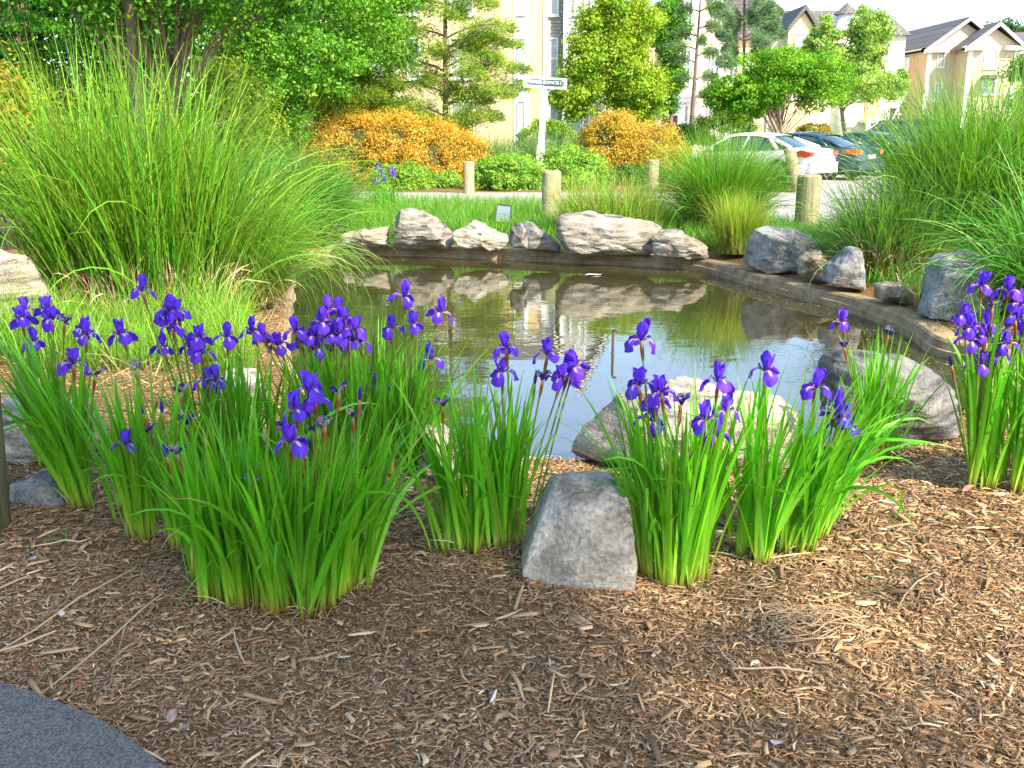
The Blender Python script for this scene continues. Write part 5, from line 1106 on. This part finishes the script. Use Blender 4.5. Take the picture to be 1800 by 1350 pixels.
def window(root, x0, x1, z0, z1, y, cols=2, rows=4, side=False, glass=None, arch=False, t=0.09):
    """window in a wall facing -Y (or facing -X when side: x is then y)"""
    fr = MB(); gl = MB(); mu = MB()
    def bx(mb_, a, b_, o0, o1):
        if side: mb_.box((o0, a[0], a[1]), (o1, b_[0], b_[1]))
        else: mb_.box((a[0], o0, a[1]), (b_[0], o1, b_[1]))
    y0, y1 = y - 0.07, y + 0.02
    bx(fr, (x0 - t, z0 - t), (x0, z1 + t), y0, y1); bx(fr, (x1, z0 - t), (x1 + t, z1 + t), y0, y1)
    bx(fr, (x0, z1), (x1, z1 + t), y0, y1); bx(fr, (x0, z0 - t), (x1, z0), y0, y1)
    bx(fr, (x0 - t - 0.04, z0 - t - 0.06), (x1 + t + 0.04, z0 - t), y0 - 0.05, y1)
    for i in range(1, cols):
        xm = x0 + (x1 - x0) * i / cols; w_ = 0.035 if (cols % 2 == 0 and i == cols // 2) else 0.016; bx(fr, (xm - w_, z0), (xm + w_, z1), y - 0.03, y + 0.01)
    for i in range(1, rows):
        zm = z0 + (z1 - z0) * i / rows; w_ = 0.035 if (rows % 2 == 0 and i == rows // 2) else 0.016; bx(fr, (x0, zm - w_), (x1, zm + w_), y - 0.027, y + 0.01)
    bx(gl, (x0, z0), (x1, z1), y - 0.015, y + 0.005)
    if arch:
        xc = (x0 + x1) / 2; r = (x1 - x0) / 2
        pts = [(xc + cos(q) * r, z1 + t + sin(q) * r) for q in np.linspace(0, pi, 13)]
        gl.prism(pts, y - 0.015, y + 0.004)
        for i in range(12):
            (a0, c0), (a1, c1) = pts[i], pts[i + 1]; k = (r + t) / r
            o0 = (xc + (a0 - xc) * k, z1 + t + (c0 - z1 - t) * k); o1 = (xc + (a1 - xc) * k, z1 + t + (c1 - z1 - t) * k)
            fr.prism([(a0, c0), (a1, c1), o1, o0], y0, y1)
        fr.box((xc - 0.02, y - 0.03, z1 + t), (xc + 0.02, y + 0.01, z1 + t + r))
    f = fr.build('window', M_WHITE, root); gl.build('pane', glass or M_GLASS, f); return f
def px_x(px, Y): return (px - 900) / FPX * (Y * cos(PITCH) + 0.0) # rough
def X_(px, Y, py=180): return gy(px, py, Y).x
def Z_(py, Y): return gy(900, py, Y).z
# left apartment building
BY = 53.0
r_ = empty('apartment_building', (X_(800, BY), BY, 0), 'cream-sided three-storey apartment building behind the evergreen and street sign', 'building', 'apartment buildings'); O = Vector(r_.location)
def lx(px, py=180): return X_(px, BY, py) - O.x
x_l, x_c, x_r, x_e = lx(560), lx(958), lx(988), lx(1062)
mb = MB(); mb.box((x_l, 0, -0.1), (x_c, 14, 9.1)); mb.build('wall', M_CREAM, r_)
mb = MB(); mb.box((x_c, 0.02, -0.1), (x_r, 13.9, 9.1)); mb.build('shingled_bay', M_SHB, r_)
mb = MB(); mb.prism([(x_r, -0.1), (x_e, -0.1), (x_e, 9.0), ((x_r + x_e) / 2, 11.5), (x_r, 9.0)], -0.6, 13.8); mb.build('gable_wing', M_SHG, r_)
gx = (x_r + x_e) / 2
mb = MB()
for a, b_ in (((x_r - 0.35, 8.75), (gx, 11.75)), ((gx, 11.75), (x_e + 0.35, 8.75))):
    mb.prism([(a[0], a[1] - 0.12), (b_[0], b_[1] - 0.12), (b_[0], b_[1] + 0.14), (a[0], a[1] + 0.14)], -0.95, -0.62)
for xx in (x_r + 0.0, x_e - 0.22): mb.box((xx, -0.66, -0.1), (xx + 0.22, -0.602, 9.0))
for xx, w_ in ((lx(903), lx(929) - lx(903)), (x_c - 0.12, 0.24)): mb.box((xx, -0.06, -0.1), (xx + w_, -0.003, 9.1))
mb.box((x_l, -0.35, 8.95), (x_r - 0.4, -0.003, 9.25)); mb.build('white_trim', M_WHITE, r_)
mb = MB(); mb.prism([(-0.5, 9.26), (7, 12.0), (14.5, 9.26)], x_l - 0.3, x_r + 0.2, axis='x'); rf = mb.build('roof', M_ROOF, r_)
mb = MB()
for a, b_ in (((x_r - 0.45, 8.9), (gx, 11.92)), ((gx, 11.92), (x_e + 0.45, 8.9))): mb.prism([(a[0], a[1]), (b_[0], b_[1]), (b_[0], b_[1] + 0.12), (a[0], a[1] + 0.12)], -0.98, 13.5)
mb.build('gable_roof', M_ROOF, r_)
for k in range(3):
    zb = 0.9 + 3.05 * k; zt_ = zb + 1.85
    for a, b_ in ((910, 922),): window(r_, lx(a), lx(b_), zb, zt_, -0.063, 1, 2, glass=M_CURT, t=0.04)
    window(r_, lx(963), lx(977), zb, zt_, 0.0, 1, 2, glass=M_CURT)
    window(r_, lx(1008), lx(1022), zb, zt_, -0.605, 1, 2, glass=M_CURT); window(r_, lx(1036), lx(1050), zb, zt_, -0.605, 1, 2, glass=M_CURT)
    for a, b_ in ((795, 812), (814, 831), (652, 672), (720, 738), (600, 616)): window(r_, lx(a), lx(b_), zb, zt_, 0.0, 1, 2, glass=M_CURT)
window(r_, gx - 0.22, gx + 0.22, 9.55, 10.2, -0.605, 1, 5, glass=M_SHG)
# entrance building with red door (between pear tree and thin pine)
BY = 62.0
r_ = empty('apartment_building', (X_(1250, BY), BY, 0), 'pale gabled building behind the pines with a dark red entrance door', 'building', 'apartment buildings'); O = Vector(r_.location)
x0, x1 = lx(1130), lx(1345); xm = lx(1195); zr = Z_(-10, BY); ze = Z_(70, BY)
mb = MB(); mb.box((x0, 0, -0.1), (x1, 13, ze)); mb.build('wall', M_CREAM, r_)
mb = MB(); mb.prism([(x0 - 0.4, ze), (x1 + 0.4, ze), (lx(1300), zr + 0.4), (lx(1215), zr + 1.3)], -0.4, 13.4); mb.build('roof', M_ROOF, r_)
mb = MB(); gx = lx(1206); mb.prism([(lx(1180), -0.1), (lx(1268), -0.1), (lx(1268), ze), (lx(1212), ze + 2.6), (lx(1180), ze + 1.0)], -1.2, -0.002); mb.build('gable_wing', M_STUCCO, r_)
mb = MB()
for a in (1180, 1264): mb.box((lx(a), -1.26, -0.1), (lx(a) + 0.25, -1.203, ze))
mb.box((lx(1180), -1.26, 3.2), (lx(1268), -1.203, 3.45)); mb.box((lx(1180), -1.26, 6.2), (lx(1268), -1.203, 6.45)); mb.build('white_trim', M_WHITE, r_)
for k in range(3):
    for a, b_ in ((1192, 1203), (1240, 1252)): window(r_, lx(a), lx(b_), 0.9 + 3.1 * k, 2.7 + 3.1 * k, -1.2, 2, 2)
    for a, b_ in ((1280, 1292), (1306, 1318)): window(r_, lx(a), lx(b_), 0.9 + 3.1 * k, 2.7 + 3.1 * k, 0, 2, 2)
mb = MB(); dx = lx(1157); mb.box((dx, -1.5, -0.1), (dx + 0.95, -1.4, 2.15)); d_ = mb.build('door', M_DOOR, r_)
mb = MB(); mb.box((dx - 0.3, -1.55, -0.1), (dx, -1.0, 2.9)); mb.box((dx + 0.95, -1.55, -0.1), (dx + 1.3, -1.0, 2.9)); mb.box((dx, -1.55, 2.15), (dx + 0.95, -1.0, 2.9))
mb.prism([(dx - 0.5, 2.9), (dx + 1.5, 2.9), (dx + 0.5, 3.7)], -1.8, 0); mb.box((dx, -1.38, -0.1), (dx + 0.95, -0.01, 2.14)); mb.build('porch', M_WHITE, r_)
# turret house
BY = 80.0
r_ = empty('apartment_building', (X_(1460, BY), BY, 0), 'cream house with a cone-roofed turret behind the light green maple', 'building', 'apartment buildings'); O = Vector(r_.location)
ze = Z_(62, BY)
mb = MB(); mb.box((lx(1350), 0, -0.1), (lx(1582), 12, ze)); mb.build('wall', M_STUCCO, r_)
mb = MB(); mb.prism([(-0.4, ze), (6, ze + 2.4), (12.4, ze)], lx(1345), lx(1588), axis='x'); mb.build('roof', M_ROOF, r_)
mb = MB(); mb.prism([(lx(1372), -0.1), (lx(1420), -0.1), (lx(1420), Z_(58, BY)), (lx(1397), Z_(24, BY)), (lx(1372), Z_(58, BY))], -1.0, -0.002); mb.build('gable_wing', M_CREAM, r_)
mb = MB(); 
for a, b_ in (((lx(1368), Z_(60, BY)), (lx(1397), Z_(20, BY))), ((lx(1397), Z_(20, BY)), (lx(1424), Z_(60, BY)))): mb.prism([a, b_, (b_[0], b_[1] + 0.35), (a[0], a[1] + 0.35)], -1.4, 8)
mb.build('gable_roof', M_ROOF, r_)
tx = lx(1478); tr = (lx(1498) - lx(1458)) / 2; tzb = Z_(25, BY); n = 20
mb = MB(); mb.tube([(tx, 0.3, -0.1), (tx, 0.3, tzb)], tr * 0.86, n, 0, True); tu = mb.build('turret', M_WHITE, r_, True)
mb = MB(); mb.tube([(tx, 0.3, tzb), (tx, 0.3, Z_(3, BY))], [tr * 1.1, 0.02], n); mb.build('cone_roof', M_ROOF, tu)
for a, b_, z0, z1 in ((1504, 1518, 3.6, 5.2), (1522, 1534, 3.6, 5.2), (1504, 1518, 6.6, 8.2), (1540, 1552, 6.6, 8.2), (1436, 1448, 3.6, 5.2), (1386, 1400, 3.6, 5.2), (1386, 1400, 6.6, 8.2), (1560, 1572, 3.6, 5.2)): window(r_, lx(a), lx(b_), z0, z1, -1.0 if a == 1386 else 0.0, 2, 2)
# balcony with lattice rail, dark panel painted as the stairwell's shade
bx0, bx1 = lx(1521), lx(1546); bz = Z_(210, BY)
mb = MB(); mb.box((bx0 - 0.3, -1.6, bz - 0.25), (bx1 + 0.3, -0.002, bz)); mb.box((bx0 - 0.3, -1.6, bz + 1.05), (bx1 + 0.3, -1.52, bz + 1.15))
for i in range(13): xx = bx0 - 0.25 + (bx1 - bx0 + 0.5) * i / 12; mb.box((xx - 0.02, -1.58, bz), (xx + 0.02, -1.54, bz + 1.05))
for xx in (bx0 - 0.3, bx1 + 0.05): mb.box((xx, -1.6, -0.1), (xx + 0.3, -1.3, bz - 0.25))
mb.build('balcony', M_WHITE, r_)
mb = MB(); mb.box((bx0, -0.08, bz), (bx1, -0.003, bz + 2.0)); mb.build('curtained_door', plain('amber_curtain', (0.55, 0.30, 0.09), 0.6), r_)
mb = MB(); sx0, sx1 = lx(1557), lx(1580); mb.box((sx0, -0.1, -0.1), (sx1, -0.004, Z_(190, BY))); mb.build('stairwell_shade_panel', plain('stairwell_shade', (0.03, 0.03, 0.035), 0.8), r_)  # near-black slab on the wall stands in for shade inside the stairwell
mb = MB(); 
for i in range(5): mb.box((sx0 + i * (sx1 - sx0) / 6, -1.2, 0.6 + i * 0.45), (sx0 + (i + 1.2) * (sx1 - sx0) / 6, -0.11, 0.7 + i * 0.45))
mb.prism([(sx0, 1.5), (sx0, 1.75), (sx1, 4.2), (sx1, 3.95)], -1.3, -1.22); mb.build('stairs', M_WHITE, r_)
# right apartment building with two gables
BY = 82.0
r_ = empty('apartment_building', (X_(1622, BY), BY, 0), 'peach stucco building at the upper right with two white-trimmed gables and arched window', 'building', 'apartment buildings'); O = Vector(r_.location)
def zz(py): return Z_(py, BY)
a0, a1, b0_, b1_, c1_ = lx(1622), lx(1668), lx(1671), lx(1757), lx(1890)
ze = zz(84); ap1 = (lx(1686), zz(34)); ap2 = (lx(1715), zz(48)); Dp = 17
rk = a1 + (a1 - a0) * 0.5
# first wing: gable ap1, runs back
aw1 = lx(1750)
mb = MB(); mb.prism([(a0, -0.1), (aw1, -0.1), (aw1, ze), (ap1[0], ap1[1] - 0.35), (a0, ze)], 0, Dp); mb.build('wall', M_PEACH, r_)
mb = MB(); mb.prism([(b0_, -0.1), (b1_, -0.1), (b1_, ze), (ap2[0], ap2[1] - 0.35), (b0_, ze)], -2.2, -0.003); mb.build('gable_wing', M_PEACH, r_)
mb = MB(); mb.box((b1_ - 0.002, 2.0, -0.1), (c1_, Dp - 1, ze)); mb.build('side_wing', M_PEACH, r_)
rf = MB()
def rake(mb_, p, q, y0, y1, th): mb_.prism([p, q, (q[0], q[1] + th), (p[0], p[1] + th)], y0, y1)
e1 = 0.5
sl1 = (ap1[1] - ze) / (ap1[0] - a0); sl2 = (ap1[1] - ze) / (aw1 - ap1[0])
rake(rf, (a0 - e1, ze - e1 * sl1), ap1, -0.5, Dp + .4, 0.2); rake(rf, ap1, (aw1 + e1, ze - e1 * sl2), -0.5, Dp + .4, 0.2)
rf.build('roof', M_ROOF, r_)
rf = MB(); s3 = (ap2[1] - ze) / (ap2[0] - b0_)
rake(rf, (b0_ - e1, ze - e1 * s3), ap2, -2.7, 6.0, 0.2); rake(rf, ap2, (b1_ + e1, ze - e1 * s3), -2.7, 6.0, 0.2); rf.build('gable_roof', M_ROOF, r_)
rf = MB(); rf.prism([(1.4, ze), (9, zz(38)), (Dp, ze)], lx(1725), c1_ + 1, axis='x'); sr_ = rf.build('hip_roof', M_ROOF, r_)
mb = MB(); v_ = lx(1765); mb.tube([(v_, 5.0, zz(62)), (v_, 5.0, zz(46))], 0.12, 8); mb.build('vent', M_VENT, sr_)
mb = MB(); mb.tube([(lx(1598), 9, zz(60)), (lx(1598), 9, zz(47))], 0.10, 8)
tr_ = MB()
for p, q, y0 in (((a0 - e1, ze - e1 * sl1), ap1, -0.56), (ap1, (aw1 + e1, ze - e1 * sl2), -0.56), ((b0_ - e1, ze - e1 * s3), ap2, -2.76), (ap2, (b1_ + e1, ze - e1 * s3), -2.76)):
    tr_.prism([(p[0], p[1] - 0.12), (q[0], q[1] - 0.12), (q[0], q[1] + 0.14), (p[0], p[1] + 0.14)], y0 - 0.03, y0 + 0.055)
tr_.box((a0 - e1, -0.5, ze - 0.35), (a1 - 0.6, -0.002, ze - 0.05)); tr_.box((b0_ - 0.5, -2.7, ze - 0.35), (b0_ + 1.2, -2.202, ze - 0.05)); tr_.box((b1_ - 1.2, -2.7, ze - 0.35), (b1_ + 0.5, -2.202, ze - 0.05))
tr_.box((b1_ + 0.5, 1.4, ze - 0.35), (c1_, 1.99, ze)); tr_.box((a0 - 0.5, -0.5, ze - 0.30), (a0 - 0.002, Dp, ze - 0.05))
tr_.box((a0, -0.06, -0.1), (a0 + 0.35, -0.003, ze - 0.35)); tr_.box((b0_, -2.27, -0.1), (b0_ + 0.35, -2.203, ze - 0.35)); tr_.box((b1_ - 0.35, -2.27, -0.1), (b1_, -2.203, ze - 0.35))
tr_.build('white_trim', M_WHITE, r_)
for k, (p0, p1) in enumerate(((90, 117), (147, 176))):
    window(r_, lx(1642), lx(1651), zz(p1), zz(p0), 0, 2, 4)
window(r_, lx(1701), lx(1720), zz(122), zz(101), -2.2, 2, 2, arch=True, glass=M_CURT)
window(r_, lx(1701), lx(1722), zz(166), zz(146), -2.2, 2, 2); window(r_, lx(1774), lx(1786), zz(118), zz(95), 2.0, 2, 2); window(r_, lx(1774), lx(1786), zz(176), zz(150), 2.0, 2, 2)
mb = MB(); mb.box((lx(1699), -3.4, zz(141)), (lx(1724), -2.203, zz(135))); mb.build('awning', M_ROOF, r_)
for yy in (3.5, 11.5):
    for p0, p1 in ((92, 118), (148, 176)): window(r_, yy, yy + 1.6, zz(p1), zz(p0), a0, 2, 1, side=True)
# distant tree tops behind the right roof
tree('broadleaf_tree', 'distant dark tree top showing above the right roof ridge', 'tree', (lx(1770) + O.x, 115), [ell(1738, 30, 1800, 90, 115, 4), ell(1780, 42, 1850, 90, 112, 4)], 7000, 0.4, [(0.04, 0.10, 0.04), (0.10, 0.22, 0.08)], trunk_r=0.3, seed=341, nclump=60, top=9, group='trees near the buildings')

# ------------------------------------------------------------------ cars
M_TYRE = plain('tyre_rubber', (0.02, 0.02, 0.02), 0.8); M_RIM = plain('alloy', (0.6, 0.6, 0.62), 0.3, metal=0.9)
M_CGL = plain('tinted_car_glass', (0.03, 0.045, 0.05), 0.05, noise_amt=0.2, coat=0.8)
M_TAIL = plain('red_tail_lamp', (0.55, 0.01, 0.015), 0.2, coat=0.8); M_AMB = plain('amber_lamp', (0.75, 0.16, 0.02), 0.2, coat=0.8); M_CHR = plain('chrome', (0.8, 0.8, 0.8), 0.12, metal=1.0)
def car(name, label, cat, loc, heading, paint, kind='coupe', lamp=None):
    """x forward, origin on the ground in the middle; heading = angle of nose from +X"""
    root = empty(name, loc, label, cat, 'cars in the car park', rz=heading)
    if kind == 'suv':
        st = [-2.35, -2.25, -1.7, -0.8, 0.2, 1.0, 1.6, 2.1, 2.35]; zt = [0.95, 1.08, 1.12, 1.10, 1.08, 1.06, 1.02, 0.92, 0.70]; hw = [0.84, 0.92, 0.95, 0.95, 0.95, 0.95, 0.93, 0.88, 0.76]
        gs = [-2.20, -2.0, -1.2, -0.2, 0.35, 1.15]; gt = [1.12, 1.72, 1.78, 1.78, 1.72, 1.08]; gw = [0.80, 0.70, 0.70, 0.70, 0.70, 0.80]; wr = 0.38
    else:
        st = [-2.35, -2.28, -1.9, -1.4, -0.6, 0.3, 1.0, 1.7, 2.15, 2.35]; zt = [0.80, 0.98, 1.03, 1.0, 0.95, 0.93, 0.92, 0.84, 0.70, 0.52]; hw = [0.74, 0.83, 0.88, 0.90, 0.90, 0.90, 0.90, 0.87, 0.80, 0.66]
        gs = [-1.75, -1.0, -0.5, 0.1, 0.5, 1.25]; gt = [1.01, 1.34, 1.42, 1.42, 1.37, 0.92]; gw = [0.72, 0.60, 0.58, 0.58, 0.60, 0.74]; wr = 0.33
    xs_ = np.linspace(st[0], st[-1], 40); Z = np.interp(xs_, st, zt); HW = np.interp(xs_, st, hw); 
    V = []; F = []; zb = 0.24
    def arch(x):
        for wx in (-1.38, 1.38):
            d = abs(x - wx)
            if d < wr + 0.07: return max(zb, math.sqrt(max(0, (wr + 0.07) ** 2 - d * d)) + wr * 0.9)
        return zb
    k = 9
    for x, z, h in zip(xs_, Z, HW):
        b0 = arch(x) if abs(x) < 2.2 else 0.30 + (abs(x) - 2.2) * 0.4
        mid = max(0.62, b0 + 0.02)
        sec = [(h * 0.94, b0), (h * 0.995, (b0 + mid) / 2), (h, mid), (h * 0.97, max(z - 0.10, mid + 0.01)), (h * 0.90, max(z - 0.02, mid + 0.02)), (h * 0.5, z + 0.015), (0, z + 0.025)]
        row = sec + [(-a, b_) for a, b_ in sec[:-1][::-1]]; k = len(row)
        V += [(x, a, b_) for a, b_ in row]
    n = len(xs_)
    for i in range(n - 1):
        for j in range(k - 1): F.append([i * k + j, i * k + j + 1, (i + 1) * k + j + 1, (i + 1) * k + j])
    F.append([j for j in range(k)][::-1]); F.append([(n - 1) * k + j for j in range(k)])
    me = bpy.data.meshes.new('body'); me.from_pydata(V, [], F); me.polygons.foreach_set('use_smooth', [True] * len(F)); me.update()
    try: me.set_sharp_from_angle(angle=radians(38))
    except Exception: pass
    body = place('body', me, root, paint)
    mb = MB(); mb.box((-2.15, -0.78, 0.2), (2.1, 0.78, 0.5)); mb.build('underbody', M_TYRE, root)
    # cabin: glass house then roof skin and pillars proud of it
    def cab(scale, lo, hi, mat, nm, parent, xs2):
        V = []; F = []
        for x in xs2:
            t_ = np.interp(x, gs, gt); w_ = np.interp(x, gs, gw); bw = np.interp(x, st, hw) * 0.93; bz = np.interp(x, st, zt) - 0.02
            t_ = max(t_, bz + 0.01); f = (t_ - bz) / max(gt) ; 
            V += [(x, bw, bz), (x, w_ * scale + (bw - w_) * max(0, 1 - (t_ - bz) / 0.3) * 0.9, t_ - 0.05), (x, w_ * 0.8, t_), (x, 0, t_ + 0.02), (x, -w_ * 0.8, t_), (x, -w_ * scale - (bw - w_) * max(0, 1 - (t_ - bz) / 0.3) * 0.9, t_ - 0.05), (x, -bw, bz)]
        for i in range(len(xs2) - 1):
            for j in range(6): F.append([i * 7 + j, i * 7 + j + 1, (i + 1) * 7 + j + 1, (i + 1) * 7 + j])
        me = bpy.data.meshes.new(nm); me.from_pydata(V, [], F); me.polygons.foreach_set('use_smooth', [True] * len(F)); me.update()
        return place(nm, me, parent, mat)
    gh = cab(1.0, 0, 0, M_CGL, 'windows', root, np.linspace(gs[0], gs[-1], 30))
    # roof skin
    mb = MB(); xr_ = np.linspace(gs[1] - 0.02, gs[4] + 0.02, 14); pr = []
    for x in xr_:
        t_ = np.interp(x, gs, gt); w_ = np.interp(x, gs, gw); pr.append([(x, w_ + 0.03, t_ - 0.07), (x, w_ + 0.01, t_ - 0.02), (x, w_ * 0.8, t_ + 0.02), (x, 0, t_ + 0.04), (x, -w_ * 0.8, t_ + 0.02), (x, -w_ - 0.01, t_ - 0.02), (x, -w_ - 0.03, t_ - 0.07)])
    for i in range(len(pr) - 1):
        for j in range(6): mb.face([pr[i][j], pr[i][j + 1], pr[i + 1][j + 1], pr[i + 1][j]])
    rr_ = mb.build('roof', paint, root, True)
    for sd in (-1, 1):
        def pt(x, up):
            bz = np.interp(x, st, zt); bw = np.interp(x, st, hw) * 0.93; t_ = np.interp(x, gs, gt); w_ = np.interp(x, gs, gw)
            return Vector((x, sd * ((w_ if up else bw) + 0.015), (t_ - 0.05) if up else bz))
        rear_b = pt(gs[0] + (0.0 if kind != 'suv' else 0.05), False); 
        for a, b_, r in ((rear_b, pt(gs[1], True), 0.055 if kind != 'suv' else 0.08), (pt(gs[0] + 0.45, False), pt(gs[1] + 0.12, True), 0.06), (pt(-0.15, False), pt(-0.2, True), 0.03), (pt(gs[5] - 0.05, False), pt(gs[4], True), 0.035)):
            mb = MB(); mb.tube([a, b_], r, 6); mb.build('pillar', paint, root, True)
    for sd in (-1, 1):
        for wx in (-1.38, 1.38):
            y = sd * 0.80
            mb = MB(); prof = [(0.0, wr * 0.7), (0.0, wr * 0.94), (0.03, wr), (0.17, wr), (0.20, wr * 0.94)]; seg = 24; V = []; F = []
            for yy, r in prof:
                for q in range(seg): V.append((wx + cos(2 * pi * q / seg) * r, y + sd * (0.1 - yy), wr + sin(2 * pi * q / seg) * r))
            for i in range(len(prof) - 1):
                for q in range(seg): F.append([i * seg + q, i * seg + (q + 1) % seg, (i + 1) * seg + (q + 1) % seg, (i + 1) * seg + q])
            me = bpy.data.meshes.new('wheel'); me.from_pydata(V, [], F); me.update(); wh = place('wheel', me, root, M_TYRE)
            mb = MB()
            for q in range(9):
                a = 2 * pi * q / 9; da = 0.17
                mb.face([(wx + cos(a + s_ * da) * r, y + sd * 0.095, wr + sin(a + s_ * da) * r) for r, s_ in ((wr * 0.12, -1), (wr * 0.66, -0.8), (wr * 0.66, 0.8), (wr * 0.12, 1))])
            ringp = [(wx + cos(2 * pi * q / 24) * wr * 0.68, y + sd * 0.09, wr + sin(2 * pi * q / 24) * wr * 0.68) for q in range(25)]
            mb.tube(ringp, wr * 0.055, 6, cap=False); mb.tube([(wx, y + sd * 0.02, wr), (wx, y + sd * 0.1, wr)], wr * 0.16, 12)
            mb.build('rim', M_RIM, wh)
            mb = MB(); mb.tube([(wx, y + sd * 0.0, wr), (wx, y + sd * 0.05, wr)], wr * 0.7, 20); mb.build('brake_disc', M_TYRE, wh)
    for sd in (-1, 1):
        mb = MB(); zc = 0.86 if kind != 'suv' else 0.95
        # lamp wraps round the corner: side wedge + rear face
        mb.prism([(-2.31, zc - 0.09), (-2.31, zc + 0.07), (-2.10, zc + 0.11), (-1.78, zc - 0.0), (-2.0, zc - 0.07)], sd * 0.78, sd * 0.885 if kind != 'suv' else sd * 0.945)
        mb.box((-2.372, min(sd * 0.60, sd * 0.80), zc - 0.07), (-2.27, max(sd * 0.60, sd * 0.80), zc + 0.06))
        mb.build('tail_lamp', lamp or M_TAIL, root)
        mb = MB(); mb.box((2.18, min(sd * 0.45, sd * 0.78), 0.58), (2.30, max(sd * 0.45, sd * 0.78), 0.70)); mb.build('headlight', M_CURT, root)
        mb = MB(); mb.box((0.85, min(sd * 0.9, sd * 1.06), 0.93), (1.05, max(sd * 0.9, sd * 1.06), 1.05)); mb.build('mirror', paint, root)
        mb = MB(); mb.box((-0.55, min(sd * 0.895, sd * 0.925), 0.78), (-0.35, max(sd * 0.895, sd * 0.925), 0.81)); mb.build('door_handle', paint, root)
    mb = MB(); mb.box((-2.40, -0.80, 0.32), (-2.28, 0.80, 0.62)); mb.build('rear_bumper', paint, root)
    mb = MB(); mb.box((-2.405, -0.25, 0.66), (-2.34, 0.25, 0.78)); mb.build('licence_plate', M_WHITE, root)
    return root
def paint(name, c): return plain(name, c, 0.28, noise_amt=0.02, coat=0.7)
P_W, P_B, P_G, P_D = paint('white_car_paint', (0.80, 0.79, 0.76)), paint('dark_blue_car_paint', (0.015, 0.045, 0.11)), paint('dark_green_car_paint', (0.02, 0.06, 0.05)), paint('near_black_car_paint', (0.02, 0.025, 0.035))
hd = pi - radians(45)
def put(px, py, back=2.3):
    p = gz(px, py, 0.02); return p
def park(name, label, cat, px, Y, paint_, sc_=0.94, hdg=None, **kw):
    p = gy(px, 300, Y); r = car(name, label, cat, (p.x, Y, 0.02), hd if hdg is None else hdg, paint_, **kw); r.scale = (sc_,) * 3
park('white_car', 'white coupe parked nearest, partly hidden by the leaning bollard', 'car', 1322, 29.4, P_W)
park('blue_car', 'dark blue saloon parked just right of the white car', 'car', 1408, 31.4, P_B, lamp=M_AMB)
park('green_car', 'dark green saloon mostly hidden by the right grass clump', 'car', 1515, 33.6, P_G)
park('dark_suv', 'tall near-black vehicle parked behind the other cars at right', 'car', 1560, 38.0, P_D, 1.0, pi - radians(10), kind='suv')
